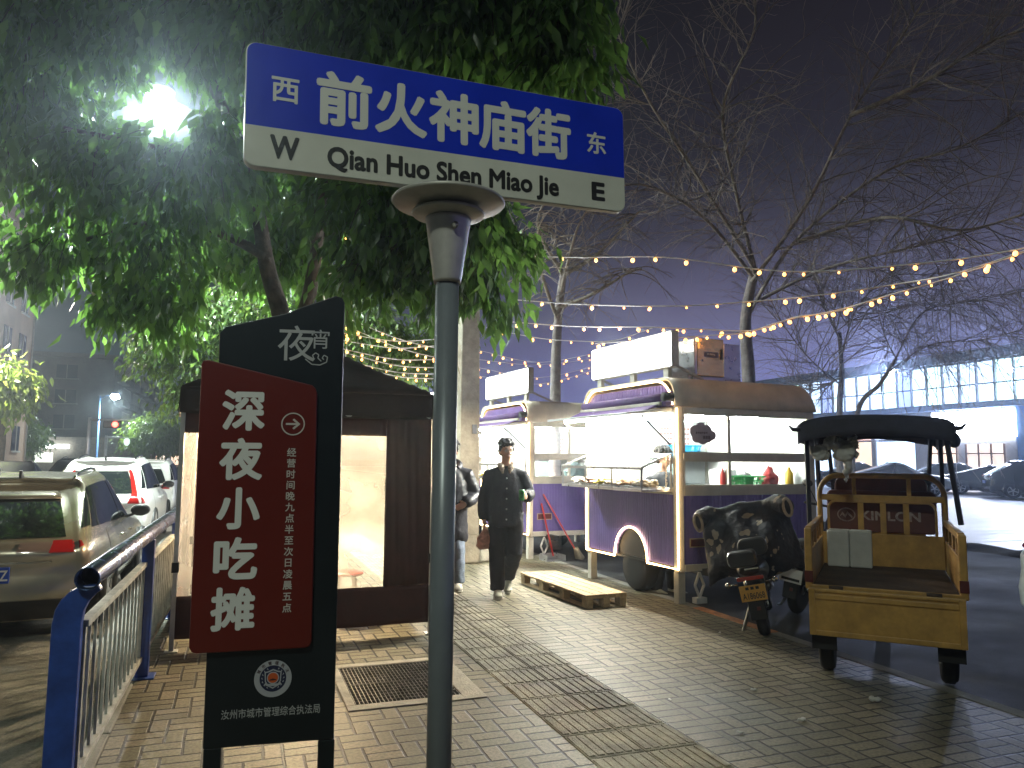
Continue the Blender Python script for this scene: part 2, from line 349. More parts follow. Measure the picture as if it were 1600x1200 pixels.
# guiding strip: ribbed tiles
mb = MB(); rnd = random.Random(3)
for k in range(44):
    y0 = 1.0+k*.333
    for c in range(2):
        x0 = 1.775+c*.333
        mb.bb(x0+.004, x0+.329, y0+.004, y0+.329, -.004, .004+rnd.uniform(0, .003))
        for b in range(6):
            xx = x0+.032+b*.054
            mb.bb(xx-.0195, xx+.0195, y0+.022, y0+.311, .004, .0115)
struct(mb.build('guiding_strip', mat('ribbed_tile', (.36, .335, .25), .6, var=.35, scale=5, bump=.7, bscale=90), bevel=.004))
# ------------------------------------------------------------------ drain
t = thing('drain_grate', 'black steel drain grating in a pale stone frame behind the black board', 'drain', ((GR[0]+GR[1])/2, (GR[2]+GR[3])/2, 0))
gx, gy = (GR[1]-GR[0])/2, (GR[3]-GR[2])/2
mb = MB(); f = .15
mb.bb(-gx, gx-f, -gy, -gy+.10, -.1, .008).bb(-gx, gx, gy-.08, gy, -.1, .008).bb(gx-f, gx, -gy, gy-.082, -.1, .008).bb(-gx, -gx+.06, -gy+.102, gy-.082, -.1, .008)
mb.build('stone_frame', mat('pale_stone', (.42, .39, .32), .7, var=.25, bump=.4), t, bevel=.006)
MB().bb(-gx, gx, -gy, gy, -.5, -.45).build('pit', mat('drain_dark', (.01, .01, .009), .9), t)
x0, x1, y0, y1 = -gx+.06, gx-f, -gy+.10, gy-.08
for half in range(2):
    a0 = y0+(y1-y0)*half/2+.004; a1 = y0+(y1-y0)*(half+1)/2-.004; mb = MB()
    n = 26
    for i in range(n+1): xx = x0+.006+(x1-x0-.012)*i/n; mb.bb(xx-.0025, xx+.0025, a0, a1, -.03, .002)
    for i in range(8): yy = a0+.006+(a1-a0-.012)*i/7; mb.bb(x0, x1, yy-.003, yy+.003, -.02, .0035)
    mb.build('grating', mat('galvanised', (.20, .20, .19), .45, metal=.85, var=.3), t)
# ------------------------------------------------------------------ street lamps
M_LAMP = emat('lamp_white', (.86, 1, .95), 260)
def street_lamp(name, head, base, label, watts, col=(.86, 1, .93), pole_col=(.07, .075, .08), group='street lamps along the road', size=.42, power=True):
    t = thing(name, label, 'street lamp', base, 0, group); h = Vector(head)-Vector(base)
    m = mat('lamp_pole_%d' % int(pole_col[2]*100), pole_col, .4, metal=.3)
    MB().lathe([(.16, 0), (.16, .04), (.09, .06), (.085, .5), (.055, h.z+.1)], 16).build('pole', m, t)
    MB().loft([(0, 0, h.z-.15), (h.x*.4, h.y*.4, h.z+.12), (h.x*.8, h.y*.8, h.z+.12), (h.x, h.y, h.z+.08)], .035, 10).build('arm', m, t)
    mb = MB(); mb.sph((h.x, h.y, h.z+.05+size*.26), (size*.42, size*.42, .07)); mb.build('lamp_head', m, t)
    mb = MB(); mb.sph((h.x, h.y, h.z), (size*.40, size*.40, size*.30), 20, 10); mb.build('lens', M_LAMP, t)
    if power:
        ld = bpy.data.lights.new(name+'_light', 'AREA'); ld.shape = 'DISK'; ld.size = size*.8; ld.energy = watts; ld.color = col; ld.use_shadow = True
        lo = bpy.data.objects.new('lamp_light', ld); COL.objects.link(lo); lo.parent = t; lo.location = h+Vector((0, 0, -.05-size*.30))
    return t
h1 = P(250, 158, 13.5)
street_lamp('street_lamp', h1, tuple(P(447, 700, 15.9).xy)+(0,), 'street lamp glaring white through the leaves of the big evergreen tree', 2600, group=None, size=.62)
street_lamp('street_lamp', (-2.3, -2.4, 7.0), (-.95, -2.4, 0), 'unseen street lamp added at the kerb on the near end of the road', 190, col=(.92, 1, .76), group=None)  # lamp behind the camera, added to light the sign, board and near paving
street_lamp('street_lamp', (-10.2, 30, 8.5), (-13.9, 30, 0), 'street lamp on the far pavement beside the pink apartment building', 9000, col=(1, .93, .80), group=None)
h3 = P(180, 620, 62)
street_lamp('street_lamp', h3, P(150, 730, 62).xy.to_3d()+Vector((0, 0, -.1)), 'distant bright blue lamp post with one lit lamp over the road', 1800, pole_col=(.1, .22, .5), group=None, size=.8)
# ================================================================== STREET NAME SIGN
SM = Matrix.Rotation(radians(-1.1), 4, 'Y')   # plate hangs a little out of level
sx, sy = .572, 2.15
t = thing('street_name_sign', 'blue and white street name sign on a grey pole with a silver flared collar', 'street sign', (sx, sy, 0), radians(1.5))
M_POLE = mat('grey_pole_paint', (.18, .205, .235), .34, metal=.2, var=.12, scale=3, spec=.6)
M_SIL = mat('brushed_silver', (.60, .58, .57), .38, metal=.45, var=.08, scale=20)
mb = MB(); mb.lathe([(.0355, 0), (.0355, 2.12)], 32); mb.build('pole', M_POLE, t)
mb = MB()
mb.lathe([(.0385, 2.075), (.040, 2.072), (.0425, 2.085), (.068, 2.262), (.070, 2.272), (.058, 2.275)], 36)
mb.build('collar', M_SIL, t)
mb = MB(); mb.lathe([(.05, 2.273), (.108, 2.283), (.112, 2.288), (.108, 2.294), (.05, 2.297)], 40); mb.lathe([(.06, 2.298), (.168, 2.318), (.173, 2.324), (.168, 2.331), (.06, 2.334)], 44)
mb.build('flange', mat('cast_aluminium', (.46, .45, .42), .45, metal=.35, var=.12, scale=14), t)
mb = MB(); mb.cyl((0, -.064, 2.235), (0, -.078, 2.235), .0095, n=12); mb.build('bolt', M_SIL, t)
PZ = 2.537; Tp = Matrix.Translation((.005, 0, PZ)) @ SM
def rrect(w, h, r, n=8):
    p = []
    for cx, cy, a in ((w/2-r, h/2-r, 0), (-w/2+r, h/2-r, 90), (-w/2+r, -h/2+r, 180), (w/2-r, -h/2+r, 270)):
        for i in range(n+1): q = radians(a+90*i/n); p.append((cx+r*cos(q), cy+r*sin(q)))
    return p
M_SW = mat('sign_white', (.56, .57, .51), .5, var=.07, scale=5, spec=.25); M_SB = mat('sign_blue', (.007, .030, .50), .45, spec=.2, var=.07, scale=5); M_SK = mat('sign_black', (.012, .012, .012), .5, var=0)
mb = MB(); mb.prism(rrect(1.2, .36, .03), -.014, .014, Tp @ UP); mb.build('plate', mat('plate_edge', (.5, .5, .47), .4, metal=.3), t, bevel=.003)
pl = [q for q in rrect(1.2, .36, .03) if q[1] > 0]; zb = -.062
blue = [(.6, zb)]+[q for q in rrect(1.194, .354, .028) if q[1] > 0]+[(-.6, zb)]; blue[0] = (.597, zb); blue[-1] = (-.597, zb)
white = [(-.597, zb)]+[q for q in rrect(1.194, .354, .028) if q[1] < 0]+[(.597, zb)]
for sgn, nm in ((1, 'front'), (-1, 'back')):
    Q = Tp @ (Matrix.Identity(4) if sgn > 0 else Matrix.Rotation(pi, 4, 'Z')) @ UP @ Matrix.Translation((0, 0, .0145))
    MB().prism(blue, 0, .0012, Q).build('blue_field', M_SB, t); MB().prism(white, 0, .0012, Q).build('white_field', M_SW, t)
    Q = Q @ Matrix.Translation((0, 0, .0015))
    M_LW = mat('reflective_white', (.60, .61, .57), .45, var=0)
    lw = MB()
    for ch, cx in zip('前火神庙街', (-.328, -.160, .004, .164, .322)): write(lw, ch, cx, .051, .145, Q, .034, wid=.148)
    lw.build('lettering', M_LW, t)
    for body, cx, cz, h_, wt, wd in (('西', -.493, .052, .072, .018, None), ('东', .495, .044, .068, .018, None)): lw = MB(); write(lw, body, cx, cz, h_, Q, wt, wid=wd); lw.build('lettering', M_LW, t)
    for body, cx, cz, h_, wt, wd in (('Qian Huo Shen Miao Jie', -.010, -.122, .072, .032, .725), ('W', -.492, -.116, .078, .04, .074), ('E', .498, -.120, .072, .035, .042)): lk = MB(); write(lk, body, cx, cz, h_, Q, wt, wid=wd); lk.build('lettering', M_SK, t)
# ================================================================== STALL BOARD (black board with a red panel)
t = thing('information_board', 'tall black board with a red panel lettered in white about late night snack stalls', 'sign board', (.16, 3.0, 0), -.118)
M_BK = mat('black_board', (.008, .012, .015), .3, var=.2, scale=3, spec=.4); M_RD = mat('red_panel', (.115, .010, .005), .28, var=.08, scale=2, spec=.4)
M_WL = mat('cut_white', (.68, .69, .66), .4, var=0)
lean = Matrix.Rotation(-.006, 4, 'Y') @ UP
hw = .2285
body = [(-hw, .508), (hw, .508), (hw, 2.15), (hw-.01, 2.172), (hw-.035, 2.178), (.06, 2.125), (.01, 2.10), (-.02, 2.092), (-.205, 2.04), (-hw, 2.015)]
mb = MB(); mb.prism(body, -.03, .03, lean)
mb.build('board', M_BK, t, bevel=.004)
for s in (-1, 1): MB().bb(s*(hw-.03)-.03, s*(hw-.03)+.03, -.03, .03, 0, .507).build('leg', M_BK, t, bevel=.003)
MB().bb(-hw+.061, hw-.061, -.025, .025, .05, .09).build('cross_bar', M_BK, t, bevel=.003)
mb = MB()
rp = [(-.285, .87), (-.275, .852), (-.258, .848), (.115, .848), (.132, .853), (.139, .87), (.134, 1.79), (.128, 1.808), (.115, 1.822), (-.262, 1.908), (-.278, 1.905), (-.284, 1.89)]
mb.prism(rp, .032, .055, lean); mb.build('red_panel', M_RD, t, bevel=.004)
F1 = lean @ Matrix.Translation((0, 0, .0562)); F0 = lean @ Matrix.Translation((0, 0, .0314))
mb = MB()
for i, ch in enumerate('深夜小吃摊'): write(mb, ch, -.129-.003*i, 1.722-.1805*i, .137, F1, .034, wid=.142)
mb.build('lettering', M_WL, t)
mb = MB()
for i, ch in enumerate('经营时间晚九点半至次日凌晨五点'): write(mb, ch, .047, 1.567-.0408*i, .030, F1, .014)
mb.build('lettering', mat('soft_white', (.52, .49, .45), .5, var=0), t); mb = MB()
write(mb, '→', .049, 1.673, .038, F1, .02, wid=.05, ref='→')
mb.ring(.043, .0385, 0, .0012, 36, F1 @ Matrix.Translation((.049, 1.673, 0)))
mb.build('arrow_mark', MATS['soft_white'], t)
mb = MB(); write(mb, '夜', .052, 1.985, .128, F0, .004); write(mb, '宵', .140, 2.004, .07, F0, .002)
pts = [(.085, 1.925), (.11, 1.905), (.14, 1.903), (.165, 1.915), (.168, 1.935), (.155, 1.942), (.148, 1.930), (.155, 1.925)]
def swoosh(pts, wd, M):
    for a, b in zip(pts[:-1], pts[1:]):
        d = Vector(b)-Vector(a); n = Vector((-d.y, d.x)).normalized()*wd
        mb.prism([(a[0]-n.x, a[1]-n.y), (b[0]-n.x, b[1]-n.y), (b[0]+n.x, b[1]+n.y), (a[0]+n.x, a[1]+n.y)], 0, .001, M)
swoosh(pts, .002, F0); swoosh([(.118, 1.925), (.112, 1.94), (.123, 1.950), (.135, 1.943), (.132, 1.93), (.145, 1.918)], .002, F0)
mb.build('lettering', mat('grey_white', (.40, .41, .41), .5, var=0), t); mb = MB()
write(mb, '汝州市城市管理综合执法局', .003, .622, .031, F0, .001, wid=.345)
mb.build('lettering', mat('grey_white', (.40, .41, .41), .5, var=0), t)
# emblem
E0 = F0 @ Matrix.Translation((.005, .74, 0)); K = 1.0
mb = MB(); mb.cur = 0; mb.ring(.066, .047, 0, .0016, 48, E0)
mb.cur = 1; mb.lathe([(.0468, 0), (.0468, .0010), (0, .0010)], 40, E0, False)
mb.cur = 0
shield = [(-.030, .024), (-.016, .027), (0, .034), (.016, .027), (.030, .024), (.028, -.01), (.018, -.026), (0, -.036), (-.018, -.026), (-.028, -.01)]
mb.prism(shield, .001, .0018, E0)
mb.cur = 1; mb.prism([(x*.86, y*.86) for x, y in shield], .0018, .0024, E0)
mb.cur = 0; mb.lathe([(.0215, .0018), (.0215, .0030), (0, .0030)], 32, E0 @ Matrix.Translation((0, .003, 0)), False)
mb.prism([(-.026, -.013), (-.020, -.018), (.020, -.018), (.026, -.013), (.030, -.02), (.018, -.026), (-.018, -.026), (-.030, -.02)], .0022, .0032, E0)
for s in (-1, 1):
    for k in range(7):
        a = radians(-60+k*20); r = .038
        mb.prism([(s*(r*cos(a)-.003), r*sin(a)-.002), (s*(r*cos(a)+.003), r*sin(a)+.001), (s*(r*cos(a)+.001), r*sin(a)+.006)][::s], .0012, .002, E0)
mb.cur = 2; mb.lathe([(.018, .003), (.018, .0036), (0, .0036)], 32, E0 @ Matrix.Translation((0, .003, 0)), False)
mb.cur = 3; mb.prism([(-.013, -.006), (.013, -.006), (.010, -.002), (0, .001), (-.010, -.002)], .0037, .0042, E0)
for i, ch in enumerate('城市管理执法'):
    a = radians(62-i*24.8); write(mb, ch, 0, 0, .012, E0 @ Matrix.Rotation(a, 4, 'Z') @ Matrix.Translation((0, .0565, .0018)), .004)
mb.build('emblem', [mat('emblem_silver', (.38, .39, .42), .4, var=.1), mat('emblem_blue', (.012, .016, .05), .4, var=0), mat('emblem_orange', (.5, .09, .02), .4, var=0), mat('emblem_dark', (.05, .02, .02), .4, var=0)], t)
# ================================================================== RAILING along the kerb
ra = atan2(.07, 3.62)
t = thing('railing', 'white barred kerb railing with blue posts and a thick blue handrail pipe', 'railing', (-.605, 3.93, 0), -ra)
M_RB = mat('railing_blue', (.02, .07, .34), .35, var=.3, scale=5, spec=.6, bump=.08, bscale=30); M_RW = mat('railing_white', (.50, .50, .45), .5, var=.3, scale=8)
M_GAL = mat('worn_blue_steel', (.055, .10, .24), .26, metal=.65, var=.45, scale=7)
LEN = 2.06; NP = 5
mb = MB(); L = LEN*NP
prof = [(.052, 0), (.052, L), (.046, L), (.046, .02), (0, .02)]
mb.lathe([(.045, .14), (.046, -.08), (.0515, -.083), (.0525, -.08), (.0525, L)], 32, Matrix.Translation((0, 0, 1.0)) @ Matrix.Rotation(-pi/2, 4, 'X'))
mb.build('handrail', M_GAL, t)
for k in range(NP+1):
    mb = MB(); y = k*LEN
    pts = [(y-.035, 0), (y+.045, 0), (y+.045, .97), (y+.02, .975), (y-.01, .955), (y-.03, .92)]
    if k == 0:
        # swept end post: curls up and over to the pipe
        pr = [(-.140, 0), (-.022, 0), (-.022, .80), (-.016, .85), (.0, .89), (.03, .925), (.05, .94), (.04, .962), (-.03, .962), (-.075, .94), (-.108, .905), (-.130, .86), (-.140, .79)]
        mb.prism(pr, -.03, .03, UP)
    else: mb.bb(-.04, .04, y-.035, y+.035, 0, .955)
    mb.bb(-.085, .085, y-.08, y+.08, 0, .012)
    mb.build('post', M_RB, t, bevel=.008)
    if k < NP:
        mb = MB(); a, b = y+.032, y+LEN-.038
        mb.bb(-.045, .0, a, b, .77, .80).bb(-.045, .0, a, b, .12, .15)
        mb.bb(-.036, -.012, a, a+.03, .15, .77).bb(-.036, -.012, b-.03, b, .15, .77)
        n = 13
        for i in range(1, n): yy = a+(b-a)*i/n; mb.bb(-.030, -.016, yy-.009, yy+.009, .15, .77)
        mb.build('panel', M_RW, t, bevel=.002)
# ================================================================== CARS
def crom(p0, p1, p2, p3, t): return .5*((2*p1)+(p2-p0)*t+(2*p0-5*p1+4*p2-p3)*t*t+(3*p1-p0-3*p2+p3)*t**3)
M_TYRE = mat('tyre_rubber', (.018, .018, .018), .8, var=.2); M_RIM = mat('alloy_rim', (.42, .42, .43), .3, metal=.8)
M_TRIM = mat('black_trim', (.015, .015, .016), .5, var=.2); M_CHR = mat('chrome', (.7, .7, .7), .12, metal=1, var=0)
M_CGL = mat('car_glass', (.010, .013, .014), .05, var=0, spec=.5)
M_LRED = mat('red_lens', (.27, .008, .007), .1, var=0, coat=.6); M_LCLR = mat('clear_lens', (.22, .17, .16), .08, var=0, coat=.6, metal=.3)
M_LON = emat('tail_lamp_lit', (1, .03, .015), 1.6, sampling=False)
M_PLB = mat('plate_blue', (.012, .06, .42), .4, var=.05); M_PLW = mat('plate_white', (.75, .75, .75), .4, var=0)
def car(name, label, loc, rz, paint, Lc=4.35, Wc=1.8, H=1.55, style='hatch', lit=False, plate=None, group=None, rails=True, detail=True):
    hw = Wc/2; R = H
    hood = .62*H; belt = .60*H
    lv_x = [.80, .985, 1.0, .935, .65, .38, 0]
    sed = style == 'sedan'
    yr = [.10, .0, .04, .10, .84 if not sed else 1.25, 1.0 if not sed else 1.5, 1.05 if not sed else 1.6]
    K = 9
    ctrl = np.zeros((7, K, 3))
    ys = [0, .07, .9, Lc*.45, Lc*.55, Lc*.66, Lc*.90, Lc-.09, Lc]
    fx = [.79, .92, .99, 1, 1, .99, .95, .90, .80]
    for k in range(K):
        for l in range(4):
            y = ys[k]
            if k == 0: y = yr[l]
            if k == 1: y = yr[l]+.10
            if k == 8: y = Lc-[.14, .02, .0, .10][l]
            if k == 7: y = Lc-[.2, .10, .08, .22][l]
            z = [.20, .40, .70*H/1.55, belt][l]
            if l == 3: z = [belt+.02, belt+.04, belt+.03, belt, belt, belt-.01, hood-.12, hood-.2, hood-.24][k]
            if l == 2 and k >= 6: z -= .06
            ctrl[l, k] = (hw*lv_x[l]*fx[k], y, z)
        for l in (4, 5, 6):
            d = (l-4)
            top = [R-.13, R-.10, R-.05, R-.02, R-.05, .70*H, hood-.03, hood-.10, hood-.16][k]
            if k in (0, 1): top = (R-.20 if k == 0 else R-.12) if not sed else (belt+.08 if k == 0 else belt+.10)
            y = [yr[l], yr[l]+.16, 1.15 if not sed else 2.0, Lc*.45, Lc*.53, Lc*.715, Lc*.90, Lc-.12, Lc-.03][k]
            if sed and k == 0: y = .12
            if sed and k == 1: y = .45
            xs = lv_x[l] if k < 5 else (lv_x[l]+(.08 if l == 4 else .03)*(k > 4))
            ctrl[l, k] = (hw*xs*fx[k], y, top+[0, .035, .045][d])
    def S(l, k):
        li, ki = min(int(l), 5), min(int(k), K-2); a, b = l-li, k-ki
        rows = []
        for i in range(-1, 3):
            r = max(0, min(6, li+i)); q = [ctrl[r, max(0, min(K-1, ki+j))] for j in range(-1, 3)]
            rows.append(crom(*q, b))
        return crom(*rows, a)
    def cap(a, l, k):                      # a in -1..1 across the end
        p = S(l, k); s = -1 if k == 0 else 1
        return (p[0]*a, p[1]+s*.07*(1-a*a)*(1 if l < 5 else .3), p[2]+(.0 if l < 5.5 else 0))
    t = thing(name, label, 'car', loc, rz, group)
    nl, nk = (24, 40) if detail else (12, 20)
    mb = MB()
    for s in (1, -1): mb.grid(lambda u, v: (lambda p: (p[0]*s, p[1], p[2]))(S(u*6, v*(K-1))), nl, nk, flip=s < 0)
    mb.grid(lambda u, v: cap(2*v-1, u*6, 0), nl, 14); mb.grid(lambda u, v: cap(2*v-1, u*6, K-1), nl, 14, flip=True)
    mb.add([(-hw*.8, .2, .2), (hw*.8, .2, .2), (hw*.8, Lc-.2, .2), (-hw*.8, Lc-.2, .2)], [(0, 3, 2, 1)])
    mb.build('body', paint, t, merge=True)
    def side(nm, m, q, s, off=.006, nu=6, nv=10):
        (l0, k0), (l1, k1), (l2, k2), (l3, k3) = q
        def fn(u, v):
            l = (l0*(1-u)+l3*u)*(1-v)+(l1*(1-u)+l2*u)*v; k = (k0*(1-u)+k3*u)*(1-v)+(k1*(1-u)+k2*u)*v
            p = S(l, k); e = .02; n = np.cross(S(min(6, l+e), k)-S(max(0, l-e), k), S(l, min(K-1, k+e))-S(l, max(0, k-e)))
            n = n/(np.linalg.norm(n)+1e-9); n = n if n[0] > -0.01 else -n
            p = p+n*off; return (p[0]*s, p[1], p[2])
        mb = MB(); mb.grid(fn, nu, nv, flip=s < 0); return mb.build(nm, m, t)
    def rear(nm, m, l0, l1, a0, a1, a2=None, a3=None, off=.008, k=0):
        a2 = a1 if a2 is None else a2; a3 = a0 if a3 is None else a3
        def fn(u, v):
            l = l0+(l1-l0)*u; a = (a0*(1-u)+a3*u)*(1-v)+(a1*(1-u)+a2*u)*v
            p = cap(a, l, k); return (p[0], p[1]+(-off if k == 0 else off), p[2]+off*.4)
        mb = MB(); mb.grid(fn, 6, 12, flip=k > 0); return mb.build(nm, m, t)
    for s in (1, -1):
        b0 = .55 if not sed else 1.05
        side('window', M_CGL, [(3.18, b0+.75), (3.18, 3.0), (3.88, 3.0), (3.88, b0+.95)], s)
        side('window', M_CGL, [(3.18, 3.08), (3.18, 5.05), (3.86, 4.2), (3.88, 3.08)], s)
        if not sed: side('window', M_CGL, [(3.22, b0+.1), (3.22, b0+.66), (3.85, b0+.86), (3.7, b0+.55)], s)
        side('sill_trim', M_TRIM, [(0.02, .6), (0.02, 7.0), (.75, 7.0), (.75, .6)], s, .01, 4, 24)
        for kk in (3.04, 2.0): side('door_seam', M_TRIM, [(.8, kk-.012), (.8, kk+.012), (3.1, kk+.012), (3.1, kk-.012)], s, .002, 8, 2)
        for kk in (2.75, 4.1):
            p = S(2.75, kk); MB().box((s*(p[0]+.012), p[1], p[2]), (.03, .17, .03)).build('door_handle', paint, t, bevel=.008)
        p = S(3.15, 4.7); mb = MB(); mb.sph((s*(p[0]+.13), p[1], p[2]+.09), (.115, .06, .075)); mb.bar((s*p[0], p[1]+.02, p[2]+.02), (s*(p[0]+.08), p[1], p[2]+.05), .05, .03)
        mb.build('mirror', M_TRIM, t)
        if style == 'tall':
            side('tail_lamp', M_LRED, [(2.5, 0.0), (2.5, .85), (3.1, .50), (3.1, .0)], s, .012); rear('tail_lamp', M_LRED, 2.5, 3.1, s*.74, s*1.0, s*1.0, s*.86, .012); rear('tail_lamp', M_LRED, 3.1, 4.05, s*.88, s*1.01, s*1.01, s*.90, .014)
        else:
            side('tail_lamp', M_LRED, [(2.62, 0.0), (2.80, .7), (2.94, .62), (3.02, .0)], s, .012)
            rear('tail_lamp', M_LRED, 2.62, 3.02, s*.72, s*1.0, s*1.0, s*.78, .012); rear('tail_lens', M_LCLR, 2.66, 2.98, s*.36, s*.72, s*.78, s*.40, .012)
        side('headlamp', M_LCLR, [(2.3, 7.1), (2.3, 8), (2.95, 8), (2.95, 7.3)], s, .01); rear('headlamp', M_LCLR, 2.3, 2.9, s*.55, s*1.0, k=K-1)
        if rails:
            p0, p1 = S(4.45, 1.6), S(4.45, 4.0); mb = MB()
            pts = [(s*(p0[0]+(p1[0]-p0[0])*i/10), p0[1]+(p1[1]-p0[1])*i/10, (S(4.45, 1.6+2.4*i/10)[2])+.035*sin(pi*min(1, max(0, i/10)))**.35) for i in range(11)]
            mb.loft(pts, .016, 8); mb.build('roof_rail', M_CHR if detail else M_TRIM, t)
    if not sed: rear('rear_window', M_CGL, 3.10, 3.97, -.93, .93, .86, -.86)
    else:
        def fn(u, v):
            a = (2*v-1)*(.9-.1*u); p = S(4.05, 1.05+u*.95); return (p[0]*a, p[1]-.01, p[2]+.02)
        MB().grid(fn, 5, 10).build('rear_window', M_CGL, t)
    def wf(u, v):
        k = 4.12+u*.82; a = 2*v-1; p = S(4.2, k); q = S(6, k); b = (1-a*a); return (p[0]*a*.97, p[1]+(q[1]-p[1])*b+.01, p[2]+(q[2]-p[2])*b+.012)
    MB().grid(wf, 6, 12).build('windscreen', M_CGL, t)
    rear('bumper_trim', M_TRIM, 0.05, .95, -.97, .97, .93, -.93, .012); rear('grille', M_TRIM, 1.0, 2.2, -.5, .5, k=K-1)
    if detail and not sed:
        p = cap(0, 3.98, 0)
        mb = MB(); mb.grid(lambda u, v: (lambda q: (q[0], q[1]-.045*(1-u), q[2]+.004+.012*u))(cap((2*v-1)*.92, 3.95+.6*u, 0)), 3, 12); mb.build('spoiler', paint, t, solid=.012)
        p = S(6, 1.9); MB().prism([(0, 0), (.13, 0), (.02, .085), (.0, .08)], -.012, .012, Matrix.Translation((0, p[1]-.1, p[2]-.005)) @ Matrix(((0, 0, 1, 0), (1, 0, 0, 0), (0, 1, 0, 0), (0, 0, 0, 1)))).build('antenna_fin', M_TRIM, t, bevel=.004)
    q = cap(0, 1.85, 0); mb = MB(); mb.box((0, q[1]-.014, q[2]), (.44, .012, .14)); pl = mb.build('number_plate', M_PLB, t, bevel=.003)
    if plate:
        mb = MB(); write(mb, plate, .155, q[2], .115, Matrix.Translation((0, q[1]-.0215, 0)) @ UP, .015, wid=.105); mb.build('lettering', M_PLW, pl)
    rear('chrome_strip', M_CHR, 2.2, 2.28, -.75, .75, off=.014)
    for s in (1, -1):
        for y in (Lc*.19, Lc*.81):
            mb = MB(); R0 = .335; Q = Matrix.Translation((s*(hw-.02), y, R0)) @ Matrix.Rotation(pi/2*s, 4, 'Y')
            mb.lathe([(.2, -.2), (R0-.02, -.2), (R0, -.17), (R0, -.02), (R0-.03, .0), (.215, .0)], 28, Q); wl = mb.build('wheel', M_TYRE, t)
            mb = MB(); mb.lathe([(.21, -.03), (.215, .002), (.20, .004), (.19, -.02), (.06, -.015), (.05, .004), (0, .004)], 28, Q)
            for i in range(5):
                a = 2*pi*i/5; mb.bar((.05*cos(a), .05*sin(a), -.002), (.2*cos(a), .2*sin(a), -.004), .05, .012, Q)
            mb.build('rim', M_RIM, wl)
            mb = MB()
            pts = [(s*(hw-.012), y+(R0+.045)*cos(a), R0+(R0+.045)*sin(a)) for a in [radians(-18+216*i/14) for i in range(15)]]
            mb.loft(pts, (.035, .03), 8); mb.build('arch_trim', M_TRIM if detail else paint, t)
    return t
GRP = 'cars lined up along the kerb'
P_SIL = mat('champagne_paint', (.42, .385, .31), .24, metal=.65, var=.05, scale=3, coat=.8); P_WHT = mat('white_paint', (.72, .73, .71), .3, var=.04, scale=3, coat=.7)
P_DRK = mat('dark_blue_paint', (.018, .022, .035), .25, metal=.3, var=.1, coat=.8); P_BLK = mat('black_paint', (.012, .012, .014), .22, var=.1, coat=.9)
car('parked_car', 'champagne silver hatchback with roof rails and a blue plate, beside the white barred railing', (-2.09, 8.0, -.15), 0, P_SIL, 4.4, 1.82, 1.47, 'hatch', plate='3Z', group=GRP)
car('parked_car', 'white sport utility car with tall red tail lamps, ahead of the silver hatchback', (-2.30, 14.7, -.15), 0, P_WHT, 4.5, 1.82, 1.62, 'tall', group=GRP)
car('parked_car', 'white hatchback in front of the white car with tall red tail lamps', (-2.3, 21.2, -.15), 0, P_WHT, 4.3, 1.8, 1.56, 'hatch', group=GRP)
car('moving_car', 'dark saloon car out in the road beyond the silver hatchback', (-6.0, 22.5, -.15), 0, P_BLK, 4.7, 1.82, 1.48, 'sedan', group='cars in the road', rails=False)
car('moving_car', 'dark blue hatchback farthest along the road toward the traffic lights', (-5.6, 30.5, -.15), 0, P_DRK, 4.3, 1.8, 1.55, 'hatch', group='cars in the road', detail=False)
car('moving_car', 'white saloon car in the far lane at the edge of the road', (-9.6, 22.0, -.15), pi, P_WHT, 4.6, 1.8, 1.45, 'sedan', group='cars in the road', rails=False, detail=False)
# ================================================================== TENT
t = thing('stall_tent', 'dark brown pop-up stall tent with clear plastic windows, lit warm from inside', 'tent', (.62, 7.72, 0), 0)
M_CAN = mat('brown_canvas', (.034, .022, .019), .75, var=.25, scale=4, bump=.35, bscale=14); M_WAL = mat('maroon_canvas', (.060, .018, .016), .7, var=.2, scale=4, bump=.35, bscale=9)
M_VIN = glass('foggy_vinyl', (1, .97, .93), diffuse=.30, rough=.25); M_ALU = mat('tent_pole', (.62, .62, .6), .35, metal=.6)
hx, hy, ez = 1.05, 1.05, 2.12
mb = MB()
def roof(u, v):
    a, b = 2*u-1, 2*v-1; m = max(abs(a), abs(b)); h = ez+.64*(1-m)**.92-.045*sin(pi*m)*(1-abs(abs(a)-abs(b)))
    return (a*(hx+.02), b*(hy+.02), h)
mb.grid(roof, 24, 24, smooth=True); mb.build('roof', M_CAN, t, solid=.008)
for (ax, ay, bx, by) in ((-1, -1, 1, -1), (1, -1, 1, 1), (1, 1, -1, 1), (-1, 1, -1, -1)):
    mb = MB(); nx, ny = (by-ay)/2, -(bx-ax)/2
    def val(u, v):
        x, y = (ax+(bx-ax)*u)*(hx+.025), (ay+(by-ay)*u)*(hy+.025); w_ = .012*sin(u*19+ax)*v
        return (x+nx*(w_+.02*v), y+ny*(w_+.02*v), ez-.005-v*(.225+.05*(1 if False else (2*u-1)**8*-.3)))
    mb.grid(val, 30, 5); mb.build('valance', M_CAN, t, solid=.006)
    mb = MB(); mb.grid(lambda u, v: ((ax+(bx-ax)*u)*(hx+.034), (ay+(by-ay)*u)*(hy+.034), ez-.205-v*.012), 20, 1); mb.build('piping', mat('pale_piping', (.4, .38, .34), .6), t, solid=.004)
for x in (-1, 1):
    for y in (-1, 1):
        mb = MB(); mb.bb(x*hx-.018, x*hx+.018, y*hy-.018, y*hy+.018, .01, ez-.03); mb.bb(x*hx-.05, x*hx+.05, y*hy-.05, y*hy+.05, 0, .012); lg = mb.build('leg', M_ALU, t, bevel=.003)
        mb = MB(); mb.bb(x*hx-.028, x*hx+.028, y*hy-.028, y*hy+.028, .62, .70); mb.build('clamp', M_TRIM, lg, bevel=.003)
